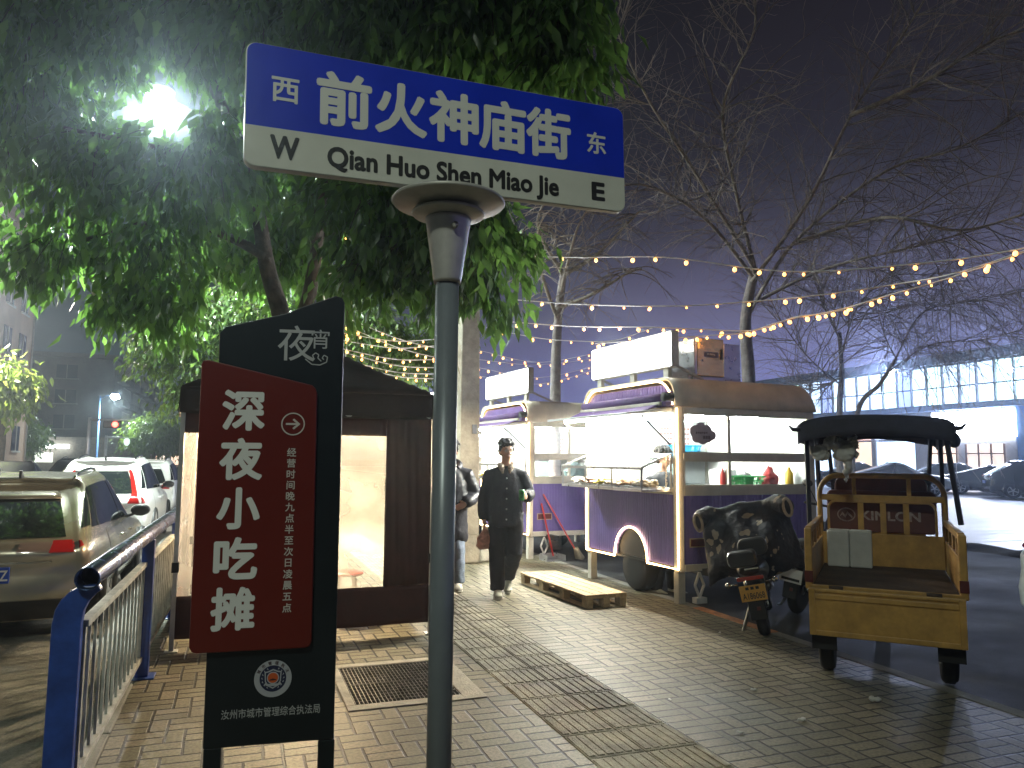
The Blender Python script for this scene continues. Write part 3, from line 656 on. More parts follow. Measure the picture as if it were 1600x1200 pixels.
MB().bb(hx-.012, hx+.022, -hy-.04, -hy-.02, 1.22, 1.33).build('strap', mat('blue_strap', (.03, .06, .5), .6), t)
# front wall facing the board: border with a window cut in it
def cloth_quad(nm, p0, p1, z0, z1, m, amp=.012, fr=14, nu=26, solid=.004):
    p0, p1 = Vector(p0), Vector(p1); n = Vector(((p1-p0).y, -(p1-p0).x, 0)).normalized(); ph = random.random()*6
    mb = MB(); mb.grid(lambda u, v: tuple(p0.lerp(p1, u)+n*(amp*sin(u*fr+ph+v*1.5)+amp*.5*sin(u*fr*2.3+v*3))+Vector((0, 0, z0+(z1-z0)*v))), nu, 8)
    return mb.build(nm, m, t, solid=solid)
yf = -hy
cloth_quad('front_wall', (-hx, yf, 0), (hx, yf, 0), .10, .43, M_WAL, .008, 9)
cloth_quad('front_wall', (.62, yf, 0), (hx-.02, yf, 0), .43, 1.93, M_WAL, .02, 12)
cloth_quad('front_wall', (-hx, yf, 0), (.62, yf, 0), 1.74, 1.93, M_WAL, .006, 9)
cloth_quad('window', (-hx+.02, yf, 0), (.62, yf, 0), .43, 1.74, M_VIN, .008, 8, solid=0)
cloth_quad('side_wall', (hx, -hy, 0), (hx, hy, 0), .10, 1.93, M_WAL, .02, 15)
cloth_quad('side_wall', (-hx, -hy, 0), (-hx, hy, 0), .10, .43, M_WAL, .02, 15)
cloth_quad('window', (-hx, -hy+.03, 0), (-hx, hy-.03, 0), .43, 1.93, M_VIN, .012, 11, solid=0)
cloth_quad('back_wall', (-hx, hy, 0), (hx-.9, hy, 0), .10, 1.93, M_WAL, .02, 15)
# things under the tent
t = thing('hanging_lamp', 'warm bulb hanging under the brown tent roof', 'lamp', (.72, 7.85, 1.72), 0)
mb = MB(); mb.cyl((0, 0, .09), (0, 0, .62), .004, n=6); mb.cyl((0, 0, .04), (0, 0, .1), .02, n=10); mb.build('cord', M_TRIM, t)
mb = MB(); mb.sph((0, 0, 0), (.05, .05, .06)); mb.build('bulb', emat('warm_bulb', (1, .78, .48), 4200), t)
M_PLR = mat('red_plastic', (.55, .03, .02), .4, var=.1)
t = thing('stool', 'round red plastic stool seen through the tent window', 'stool', (1.02, 7.35, 0), 0)
mb = MB(); mb.lathe([(0, .44), (.15, .44), (.16, .455), (.15, .47), (0, .472)], 24); mb.build('seat', M_PLR, t)
for k in range(4):
    a = pi/4+pi/2*k; MB().bar((.10*cos(a), .10*sin(a), .44), (.14*cos(a), .14*sin(a), 0), .02, .02).build('leg', M_RW, t)
t = thing('folding_table', 'low folding table standing inside the brown tent', 'table', (.25, 8.1, 0), 0)
MB().bb(-.4, .4, -.28, .28, .68, .70).build('table_top', mat('table_wood', (.5, .33, .18), .4, var=.2), t, bevel=.004)
for x in (-1, 1):
    for y in (-1, 1): MB().bar((x*.36, y*.24, .68), (x*.38, y*.25, 0), .02, .02).build('leg', M_ALU, t)
# ================================================================== CONCRETE POLE
pp = G(731, 880)
t = thing('concrete_pole', 'square concrete utility pole behind the street sign pole, stained near its foot', 'pole', (pp.x, pp.y+.15, 0), radians(3))
M_CON = mat('pole_concrete', (.36, .33, .27), .8, var=.3, scale=3, bump=.5, bscale=30)
MB().bb(-.18, .18, -.18, .18, 0, .42).build('base', M_CON, t, bevel=.03)
mb = MB(); mb.add([(x*a, y*a, z) for z, a in ((.42, .165), (9, .10)) for x, y in ((-1, -1), (1, -1), (1, 1), (-1, 1))], [(0, 1, 5, 4), (1, 2, 6, 5), (2, 3, 7, 6), (3, 0, 4, 7), (4, 5, 6, 7)]); mb.build('shaft', M_CON, t, bevel=.02)
MB().bb(.02, .09, -.20, -.163, 1.92, 2.06).build('junction_box', mat('grey_box', (.14, .15, .18), .5), t, bevel=.005)
t = tag(MB().organic if False else MB().bb(-.2, .2, -.15, .15, 0, .22).build('foam_box', mat('dirty_foam', (.68, .66, .58), .8, var=.2, bump=.3), bevel=.02), 'white foam box on the ground beside the concrete pole', 'box')
p = G(762, 880); t.location = (p.x+.1, p.y+.35, 0); t.rotation_euler = (0, 0, .2)
# ================================================================== FOOD TRAILERS
M_PUR = mat('purple_sheet', (.19, .14, .42), .42, metal=.25, var=.12, scale=2); M_CRM = mat('cream_enamel', (.72, .62, .48), .38, var=.12, scale=3, spec=.5); M_FRM = mat('white_frame', (.62, .58, .5), .4, var=.12, scale=4)
M_INT = mat('white_liner', (.74, .76, .75), .4, var=.05); M_STL = mat('stainless', (.55, .55, .56), .28, metal=.9, var=.1, scale=10)
M_LED = emat('led_warm', (1, .66, .30), 15); M_TUB = emat('led_tube', (.86, 1, .97), 105); M_BOX = emat('light_box', (.96, .98, 1), 36)
M_WIN = glass('clear_glass'); M_AWN = mat('awning_canvas', (.07, .030, .13), .8, var=.2, bump=.3)
M_GLD = mat('mirror_steel', (.92, .68, .28), .2, metal=.75, var=.05, scale=4, bump=1, bscale=3.5)
LT, WT = 2.0, 2.0
def trailer(name, label, loc, rz, group):
    t = thing(name, label, 'food trailer', loc, rz, group)
    yc, ra = .92, .33
    # serving side skin, ribbed, with the wheel arch cut out
    mb = MB(); n = 78; y0, y1 = .07, LT-.07
    for i in range(n):
        a, b = y0+(y1-y0)*i/n, y0+(y1-y0)*(i+1)/n; m_ = (a+b)/2-yc
        zb = .40+(sqrt(max(0, ra*ra-m_*m_)) if abs(m_) < ra else 0)
        dx = -.006 if i % 2 else 0
        mb.bb(dx, .02, a, b, zb, 1.17)
    mb.build('side_panel', M_PUR, t)
    mb = MB(); n = 74
    for i in range(n):
        a, b = .07+(WT-.14)*i/n, .07+(WT-.14)*(i+1)/n; mb.bb(a, b, -.006 if i % 2 else 0, .02, .42, 1.16)
    mb.build('end_panel', M_PUR, t)
    MB().bb(.06, WT-.06, LT-.02, LT, .42, 2.1).build('far_panel', M_PUR, t); MB().bb(WT-.02, WT, .06, LT-.06, .42, 2.1).build('back_panel', M_PUR, t)
    MB().bb(.021, .047, yc-ra-.04, yc+ra+.04, .405, .80).build('wheel_well', M_TRIM, t)
    # frame
    mb = MB()
    for x in (0, WT-.07):
        for y in (0, LT-.07): mb.bb(x-.012, x+.07, y-.012, y+.07, .34, 2.14)
    mb.bb(-.014, .05, .071, LT-.071, 1.171, 1.245); mb.bb(.071, WT-.071, -.014, .05, 1.161, 1.262); mb.bb(.071, WT-.071, -.014, .04, .345, .419)
    mb.bb(.071, WT-.071, -.016, .05, 1.555, 1.625); mb.bb(.071, WT-.071, -.014, .05, 2.075, 2.14); mb.bb(-.010, .04, .071, LT-.071, 2.08, 2.14)
    mb.bb(.071, .10, -.010, .04, 1.262, 2.075); mb.bb(WT-.10, WT-.071, -.010, .04, 1.262, 2.075)
    mb.build('frame', M_FRM, t, bevel=.006)
    mb = MB(); mb.bb(.02, WT-.02, .02, LT-.02, .37, .398); mb.bb(.3, .38, -.3, LT, .30, .37); mb.bb(WT-.38, WT-.30, -.3, LT, .30, .37); mb.build('chassis', M_TRIM, t)
    # roof: one drawn sheet rounded at its edges
    def roof(u, v):
        y = LT*v; r = .25; h = .33
        e = min(y, LT-y); k = max(0, 1-((r-e)/r)**2.6)**(1/2.6) if e < r else 1
        if v < 1e-6 or v > 1-1e-6: k = 0
        x = -.035+(WT+.06)*u; ex = WT+.025-x; k2 = max(0, 1-((.13-ex)/.13)**2.6)**(1/2.6) if ex < .13 else 1
        return (x, -.02+(LT+.04)*v, 2.14+h*k*k2)
    mb = MB(); vv = [0, .004, .012, .025, .045, .07, .1, .135, .165]+[.2+.6*i/8 for i in range(9)]+[1-q for q in (.165, .135, .1, .07, .045, .025, .012, .004, 0)]
    uu = [i/14*.88 for i in range(15)]+[.91, .94, .96, .98, .992, 1]
    mb.grid(lambda u, v: roof(uu[round(u*(len(uu)-1))], vv[round(v*(len(vv)-1))]), len(uu)-1, len(vv)-1, flip=True); mb.build('roof', M_CRM, t, solid=.03)
    # fascia under the roof edge
    mb = MB(); n = 62
    for i in range(n):
        a, b = .075+(LT-.15)*i/n, .075+(LT-.15)*(i+1)/n; m_ = (a+b)/2; e = min(m_, LT-m_)-.05; k = sqrt(max(0, 1-((.27-e)/.27)**2)) if e < .27 else 1
        mb.bb(-.012+(.006 if i % 2 else 0), .02, a, b, 2.15, 2.155+.245*k)
    mb.build('fascia', M_PUR, t)
    # warm light strip round the serving side
    def strip(pts, nm='light_strip'): MB().loft(pts, .011, 6).build(nm, M_LED, t)
    bot = [(-.022, 1.975, 1.2), (-.022, 1.975, .375)]+[(-.022, yc+ra+.02, .375)]+[(-.022, yc+(ra+.02)*cos(a), .40+(ra+.02)*sin(a)) for a in [pi*i/16 for i in range(17)]]+[(-.022, yc-ra-.02, .375), (-.022, -.025, .375), (-.022, -.025, 2.12)]
    strip(bot); strip([(-.045, .02+.0, 2.16)]+[(-.045, .03+.3*(1-cos(a)), 2.16+.285*sin(a)) for a in [pi/2*i/8 for i in range(1, 9)]]+[(-.045, LT-.03-.3*(1-cos(a)), 2.16+.285*sin(a)) for a in [pi/2*i/8 for i in range(8, 0, -1)]]+[(-.045, LT-.02, 2.16)])
    # raised serving hatch, awning roll and stays
    mb = MB(); hz0, hz1 = 2.10, 2.03; hx1 = -.62
    mb.add([(-.03, .05, hz0), (hx1, .05, hz1), (hx1, LT-.05, hz1), (-.03, LT-.05, hz0), (-.03, .05, hz0+.03), (hx1, .05, hz1+.03), (hx1, LT-.05, hz1+.03), (-.03, LT-.05, hz0+.03)], [(0, 3, 2, 1), (4, 5, 6, 7), (0, 1, 5, 4), (1, 2, 6, 5), (2, 3, 7, 6), (3, 0, 4, 7)])
    ht = mb.build('serving_hatch', M_INT, t, bevel=.004)
    MB().bb(-.40, -.37, .9, LT-.12, 2.025, 2.05).build('hatch_lamp', emat('hatch_tube', (1, .95, .80), 1500), ht)
    mb = MB(); mb.cyl((-.10, .10, 2.245), (-.10, LT-.1, 2.245), .045, n=16); mb.bb(-.13, -.03, .02, .10, 2.14, 2.30)
    aw = mb.build('awning', M_AWN, t)
    MB().bb(-.16, -.11, .10, LT-.10, 2.155, 2.195).build('awning_rail', M_FRM, aw, bevel=.005)
    mb = MB(); mb.grid(lambda u, v: (-.16-.20*u, .12+(LT-.24)*v, 2.165-.09*u-.01*sin(v*pi)), 6, 16); mb.build('canvas', M_AWN, aw, solid=.006)
    mb = MB(); mb.cyl((-.02, .045, 2.245), (-.15, .045, 2.245), .05, n=14); mb.build('end_cap', M_TRIM, aw)
    for y in (.10, LT-.10): MB().cyl((-.02, y, 1.72), (-.40, y, 2.04), .012, n=8).build('gas_stay', M_TRIM if y < 1 else M_FRM, t)
    # end windows
    for z0, z1 in ((1.262, 1.555), (1.625, 2.075)):
        wn = MB().bb(.10, WT-.10, .006, .014, z0, z1).build('window', M_WIN, t)
        mb = MB(); xm = .72; mb.bb(xm-.02, xm+.02, .0, .03, z0, z1); mb.bb(.10, WT-.1, -.004, .03, z0, z0+.018); mb.bb(.10, WT-.1, -.004, .03, z1-.018, z1); mb.build('window_frame', M_FRM, wn)
    # inside
    mb = MB(); mb.bb(.03, WT-.03, .03, LT-.03, .40, .43); mb.bb(WT-.06, WT-.03, .05, LT-.05, .43, 2.12); mb.bb(.05, WT-.06, LT-.05, LT-.03, .43, 2.12); mb.bb(.0, WT-.03, .03, LT-.03, 2.115, 2.14)
    mb.bb(.05, .08, .07, LT-.07, .43, 1.19); mb.bb(.08, WT-.07, .05, .08, .43, 1.2)
    it = mb.build('interior', M_INT, t)
    MB().bb(.08, .55, .30, LT-.06, .9, .93).build('worktop', M_STL, it); MB().bb(WT-.5, WT-.06, .10, LT-.08, 1.20, 1.23).build('worktop', M_STL, it)
    MB().bb(.7, WT-.07, .085, .42, 1.235, 1.255).build('worktop', M_STL, it); MB().bb(.95, WT-.07, LT-.36, LT-.06, 1.58, 1.60).build('shelf', M_STL, it)
    MB().bb(.98, 1.32, LT-.34, LT-.05, .43, 1.5).build('cabinet', mat('aqua_cabinet', (.42, .6, .58), .4), it, bevel=.01)
    mb = MB(); rq = random.Random(2)
    for c in range(2):
        for r_ in range(5):
            for w_ in range(4): mb.bb(1.16+c*.30+w_*.05, 1.16+c*.30+w_*.05+.038, LT-.056, LT-.0505, 1.98-r_*.07, 2.005-r_*.07)
    mb.build('menu_print', mat('menu_print', (.55, .22, .18), .6, var=.5, scale=9), it)
    for x in (.55, 1.35): MB().bb(x-.02, x+.02, .25, LT-.25, 2.07, 2.10).build('ceiling_lamp', M_TUB, it)
    # glass display case hung outside the counter
    dc = MB()
    cx0, cx1, c0, c1 = -.42, -.016, .08, LT-.08
    fr = .014; zf, zb, zt = 1.235, 1.47, 1.62
    dc.bb(cx0, cx1, c0, c1, 1.205, zf)
    for y in (c0, c0+(c1-c0)/3, c0+2*(c1-c0)/3, c1-fr*1.5): dc.bb(cx0, cx0+fr*1.5, y, y+fr*1.5, zf, zb-.03)
    dc.bb(cx0-.002, cx0+.03, c0, c1, zb-.03, zb); dc.bar((cx0, c0+.01, zb-.01), (cx1, c0+.01, zt), .02, .02); dc.bar((cx0, c1-.01, zb-.01), (cx1, c1-.01, zt), .02, .02); dc.bb(cx1-.02, cx1, c0, c0+.02, zf, zt)
    d = dc.build('display_case', M_STL, t, bevel=.002)
    MB().add([(cx0, c0, zf), (cx0, c1, zf), (cx0, c1, zb), (cx0, c0, zb), (cx1, c0, zt), (cx1, c1, zt), (cx1, c0, zf), (cx1, c1, zf)], [(0, 1, 2, 3), (3, 2, 5, 4), (0, 3, 4, 6), (1, 7, 5, 2)]).build('case_glass', M_WIN, d)
    MB().bb(cx1-.06, cx1-.04, c0+.05, c1-.05, zt-.035, zt-.02).build('case_lamp', emat('case_tube', (1, .93, .75), 60), d)
    rnd = random.Random(5)
    cols = [(.75, .62, .42), (.7, .42, .22), (.62, .5, .34), (.8, .62, .12), (.55, .3, .18), (.78, .7, .55)]
    for k in range(6):
        mb = MB(); a = c0+.06+(c1-c0-.1)*k/6; b = a+(c1-c0)/6-.04
        mb.bb(cx0+.04, cx1-.05, a, b, zf, zf+.02)
        tr = mb.build('food_tray', M_STL, d)
        mb = MB()
        for i in range(26): mb.sph((rnd.uniform(cx0+.07, cx1-.08), rnd.uniform(a+.03, b-.03), zf+.03+rnd.random()*.05), (.035+rnd.random()*.02, .03, .022), 8, 5)
        mb.build('food', mat('food_%d' % k, cols[k], .5, var=.3, scale=25), tr)
    # lit sign on the roof
    mb = MB(); s0, s1 = .12, LT-.10
    mb.bb(.03, .13, s0, s1, 2.60, 3.02)
    for y in (s0+.15, s0+.85, s1-.15): mb.bb(.05, .10, y-.05, y+.05, 2.46, 2.60)
    mb.bar((.13, s0+.05, 2.62), (.5, s0+.05, 2.48), .03, .03); mb.bar((.13, s1-.05, 2.62), (.5, s1-.05, 2.48), .03, .03)
    sb = mb.build('sign_box', mat('sign_box_grey', (.45, .43, .38), .5, var=.12), t, bevel=.006)
    MB().bb(.018, .03, s0+.02, s1-.02, 2.625, 2.995).build('lit_panel', M_BOX, sb)
    # stabiliser legs, wheels, reflector
    for x, y in ((.05, .06), (WT-.06, .06), (.05, LT-.06), (WT-.06, LT-.06)): MB().bb(x-.045, x+.045, y-.045, y+.045, 0, .335).build('leg', M_FRM, t, bevel=.006)
    mb = MB(); q = (.27, -.0)
    for s in (-1, 1): mb.bar((q[0], -.0, .33), (q[0]+s*.06, 0, .19), .025, .02); mb.bar((q[0]+s*.06, 0, .19), (q[0], 0, .06), .025, .02)
    mb.bb(q[0]-.07, q[0]+.07, -.04, .04, 0, .06); mb.build('stabiliser', mat('white_jack', (.6, .6, .58), .5), t)
    for x in (.03, WT-.21):
        mb = MB(); Q = Matrix.Translation((x, yc, .27)) @ Matrix.Rotation(pi/2, 4, 'Y'); mb.lathe([(.13, 0), (.25, 0), (.27, .03), (.27, .15), (.25, .18), (.13, .18)], 26, Q); wl = mb.build('wheel', M_TYRE, t)
        MB().lathe([(.13, .02), (.12, .05), (0, .05), (0, .12), (.12, .12), (.13, .16)], 20, Q).build('rim', mat('dull_rim', (.10, .10, .10), .6), wl)
    mb = MB(); mb.bb(.14, .40, -.012, -.007, .60, .70); rf = mb.build('reflector', mat('reflector_frame', (.5, .38, .25), .5), t); MB().bb(.155, .385, -.016, -.012, .612, .688).build('lens', mat('reflector_red', (.12, .02, .016), .3), rf)
    return t
tc0 = Vector((4.54, 7.14, 0))
GT = 'purple food trailers in a row'
t1 = trailer('food_trailer', 'purple and cream food trailer with the metal filter box on its roof, behind the scooter', tc0, radians(4), GT)
p = G(826, 838, .35); tc2 = Vector((p.x, p.y, 0))
t2 = dup(t1, tc2, radians(4), 'purple food trailer behind the walking man, broom and dustpan against its end', GT)
tc3 = tc2+(tc2-tc0)*1.02
t3 = dup(t1, tc3, radians(4), 'farthest purple food trailer, mostly hidden behind the concrete pole', GT)
# the first trailer alone carries a filter box and a sticker
mb = MB(); mb.bb(.62, 1.02, .42, .95, 2.56, 3.02); fb = mb.build('filter_box', M_GLD, t1, bevel=.008)
mb = MB(); mb.bb(.56, .60, .40, 1.0, 2.46, 3.0); mb.bb(1.04, 1.3, .45, .9, 2.5, 2.98); mb.bb(.5, 1.3, .45, .92, 2.47, 2.56); mb.build('duct', M_STL, fb, bevel=.01)
Qf = Matrix.Translation((.82, .4185, 2.82)) @ UP
mb = MB(); mb.bb(-.10, .11, -.03, .035, 0, .003, Qf); lb = mb.build('label', mat('label_slate', (.10, .10, .14), .5), fb)
mb = MB(); write(mb, 'air cleaning', .0, .013, .034, Qf @ Matrix.Translation((0, 0, .004)), .01, wid=.12); mb.build('lettering', M_PLW, lb)
mb = MB(); mb.prism([(-.017, -.013), (.017, -.013), (0, .017)], 0, .002, Qf @ Matrix.Translation((-.13, -.07, 0))); mb.build('warning_mark', M_TRIM, lb)
MB().bb(.97, .985, .40, .419, 2.77, 2.90).build('handle', M_TRIM, fb)
mb = MB(); rnd = random.Random(11)
for cx, cz, r in ((.22, 1.87, .07), (.30, 1.90, .075), (.38, 1.875, .07), (.24, 1.81, .065), (.32, 1.80, .075), (.40, 1.81, .06), (.46, 1.83, .05)):
    mb.lathe([(r, 0), (r, .004), (0, .004)], 22, Matrix.Translation((cx+.02, -.0-.001*r, cz)) @ UP, False)
st = mb.build('window_sticker', mat('mauve_sticker', (.36, .28, .34), .6, var=.15, scale=8), t1)
mb = MB()
for i in range(6): mb.bb(.25+i*.028, .268+i*.028, -.0075, -.0055, 1.845+.004*(i % 2), 1.868)
for i in range(3): mb.bb(.35+i*.034, .376+i*.034, -.0075, -.0055, 1.79, 1.825)
mb.build('sticker_print', mat('faded_print', (.14, .09, .12), .6), st)
# goods on the counters
def basket(name, label, loc, rz, col, L=.42, W=.28, H=.14):
    t = thing(name, label, 'basket', loc, rz)
    m = mat('basket_%02d%02d' % (int(col[1]*99), int(col[2]*99)), col, .45, var=.08)
    mb = MB()
    for i in range(30):
        a = 2*pi*i/30; b = 2*pi*(i+.62)/30
        def q(a, z, k): 
            c_, s_ = cos(a), sin(a); e = .45; return (L/2*k*math.copysign(abs(c_)**e, c_), W/2*k*math.copysign(abs(s_)**e, s_), z)
        mb.add([q(a, .01, .82), q(b, .01, .82), q(b, H, 1), q(a, H, 1)], [(0, 1, 2, 3)])
    for z, k in ((.012, .83), (H*.5, .915), (H-.01, 1.0)): mb.loft([(q(2*pi*i/32, z, k)) for i in range(33)], .009, 6, False)
    mb.bb(-L*.38, L*.38, -W*.38, W*.38, 0, .012); mb.build('basket_body', m, t); return t
R4 = Matrix.Rotation(radians(4), 4, 'Z')
def TL(x, y, z, o=tc0): return o+R4.to_3x3() @ Vector((x, y, z))
basket('basket', 'blue plastic basket on the shelf of the nearest food trailer', TL(1.42, 1.78, 1.60), radians(4), (.03, .34, .62), .5, .26, .16)
basket('basket', 'green plastic basket behind the lower end window of the nearest food trailer', TL(1.15, .26, 1.255), radians(4), (.08, .6, .18), .5, .26, .12)
mb = MB(); mb.loft([(0, 0, 0), (0, 0, .06), (.02, 0, .13), (.01, .01, .19), (.03, 0, .22)], [(.12, .08), (.14, .09), (.11, .07), (.03, .025), (.05, .03)], 14)
o = mb.organic('plastic_bag', mat('red_bag', (.5, .06, .06), .35, var=.3), None, .012, 4, .02, 14); o.location = TL(1.52, .25, 1.255); tag(o, 'red plastic bag of food beside the green basket', 'bag')
t = thing('food_container', 'stack of white paper bowls on the back shelf of the nearest trailer', 'bowls', TL(1.08, 1.8, 1.60), 0)
for k in range(5): MB().lathe([(.05, .0+.05*k), (.075, .05+.05*k), (.07, .05+.05*k)], 18).build('bowl', M_PLW, t)
t = tag(MB().bb(-.14, .14, -.11, .11, 0, .2).build('carton', mat('white_carton', (.7, .7, .68), .7, var=.1), bevel=.006), 'plain white carton on the worktop of the nearest trailer', 'carton'); t.location = TL(1.7, 1.3, 1.23); t.rotation_euler = (0, 0, .2)
mb = MB(); mb.lathe([(.0, 0), (.045, 0), (.05, .02), (.05, .15), (.02, .19), (.018, .22), (0, .22)], 16); o = mb.build('sauce_bottle', mat('yellow_sauce', (.75, .5, .05), .3)); o.location = TL(1.84, .25, 1.255); tag(o, 'yellow sauce bottle at the far corner of the end window', 'bottle')
for k, (x, y, r, h, lab) in enumerate(((.30, .55, .11, .2, 'widest steel stockpot on the worktop of the nearest food trailer'), (.32, .85, .09, .26, 'tall steel stockpot beside the widest one in the nearest food trailer'), (1.72, .9, .08, .14, 'small steel pot on the side worktop of the nearest food trailer'))):
    t = thing('stockpot', lab, 'pot', TL(x, y, .932 if x < .6 else 1.232)); MB().lathe([(0, 0), (r, 0), (r, h), (r+.008, h+.006), (r-.006, h), (r-.006, .01), (0, .01)], 24).build('pot_body', M_STL, t); MB().lathe([(r+.004, h+.008), (r*.5, h+.03), (.015, h+.035), (.015, h+.055), (0, h+.058)], 22).build('lid', M_STL, t)
for k, (x, y, c, lab) in enumerate(((.78, .2, (.6, .05, .04), 'red squeeze bottle next to the window post of the nearest trailer'), (.86, .22, (.12, .06, .03), 'dark brown sauce bottle behind the lower end window'), (1.62, .3, (.7, .7, .66), 'white squeeze bottle between the red bag and the yellow bottle'))):
    o = MB().lathe([(0, 0), (.032, 0), (.034, .02), (.034, .14), (.012, .18), (.01, .21), (0, .21)], 16).build('sauce_bottle', mat('sauce_%d' % k, c, .3, var=.1)); o.location = TL(x, y, 1.256); tag(o, lab, 'bottle')
def TL2(x, y, z): return TL(x, y, z, tc2)
t = tag(MB().bb(-.16, .16, -.12, .12, 0, .2).build('carton', mat('kraft_carton', (.5, .36, .2), .7, var=.15), bevel=.006), 'brown carton in the end window of the second food trailer', 'carton'); t.location = TL2(1.5, .24, 1.255); t.rotation_euler = (0, 0, .3)
mb = MB(); mb.loft([(0, 0, 0), (0, 0, .08), (.03, 0, .17), (.02, .02, .25)], [(.16, .1), (.19, .12), (.14, .09), (.04, .03)], 14)
o = mb.organic('plastic_bag', mat('teal_bag', (.2, .34, .36), .35, var=.3), None, .014, 4, .02, 14); o.location = TL2(.95, .25, 1.255); tag(o, 'grey green plastic bag in the lower end window of the second trailer', 'bag')
# pallet
t = thing('pallet', 'low pallet of pale wooden planks on the paving in front of the nearest food trailer', 'pallet', (3.47, 7.23, 0), radians(3))
M_WD = mat('pine_plank', (.52, .38, .22), .7, var=.3, scale=9, bump=.4, bscale=40)
for i in range(4): MB().bb(.0+i*.126, .116+i*.126, 0, 1.70+.0*i, .118, .138).build('plank', M_WD, t, bevel=.003)
for i in range(3): MB().bb(.015+i*.2, .085+i*.2, 0, 1.70, .0, .02).build('skid', M_WD, t, bevel=.003)
for j in range(4):
    MB().bb(.0, .5, .0+j*.53, .10+j*.53, .098, .117).build('cross_plank', M_WD, t, bevel=.003)
    for i in range(3): MB().bb(.012+i*.2, .09+i*.2, .0+j*.53, .11+j*.53, .021, .097).build('block', M_WD, t, bevel=.004)
# broom and dustpan
bp_ = TL2(.28, -.22, 0)
t = thing('dustpan', 'long handled metal dustpan leaning on the end of the second food trailer', 'dustpan', bp_, radians(4))
MB().bar((.05, .02, .06), (-.10, .14, .86), .022, .022).build('handle', mat('red_handle', (.45, .03, .025), .4), t)
mb = MB(); mb.bb(-.15, .17, -.16, .10, 0, .008).bb(-.15, -.14, -.16, .10, .008, .09).bb(.16, .17, -.16, .10, .008, .09).bb(-.14, .16, .09, .10, .008, .1); mb.build('pan', M_STL, t, bevel=.003)
t = thing('broom', 'red handled broom standing beside the dustpan', 'broom', bp_+Vector((.42, .05, 0)), radians(4))
MB().bar((0, 0, .16), (-.48, .14, 1.0), .022, .022).build('handle', MATS['red_handle'], t); mb = MB(); mb.loft([(.02, 0, .17), (.06, 0, .08), (.10, 0, .0)], [(.04, .05), (.05, .09), (.07, .11)], 12); mb.build('bristles', mat('bristle', (.25, .22, .16), .9, bump=.6), t)
# ================================================================== PEOPLE
M_SKIN = mat('skin', (.68, .40, .27), .5, var=.08, scale=12); M_HAIR = mat('black_hair', (.012, .010, .010), .45, var=.3, scale=40, bump=.6, bscale=90)
def vec(*a): return Vector(a)
def hand(mb, wr, d, nrm, curl=.6, s=1.0):
    """palm with four bent fingers of unequal length and a thumb from the side of the palm"""
    d = d.normalized(); nrm = (nrm-d*nrm.dot(d)).normalized(); b = d.cross(nrm)
    mb.loft([wr-d*.01, wr+d*.03, wr+d*.07, wr+d*.095], [(.026, .02), (.038, .017), (.042, .015), (.036, .012)], 12, ref=b)
    for i, ln in enumerate((.068, .078, .073, .055)):
        p = wr+d*.088+b*((i-1.5)*.0195); a = 0; q = [p-d*.015, p]
        for k in range(3):
            a += curl*(.5+.25*k); q.append(q[-1]+(d*cos(a)+nrm*sin(a))*ln*(.44, .32, .24)[k])
        mb.loft(q, [.0095, .0095, .009, .0082, .0065], 8)
    p = wr+d*.025-b*.036
    mb.loft([wr+d*.018-b*.02, p, p+(d*.7-b*.5+nrm*.5).normalized()*.035, p+(d*.9-b*.15+nrm*.75).normalized()*.062], [.014, .0125, .0105, .008], 8)
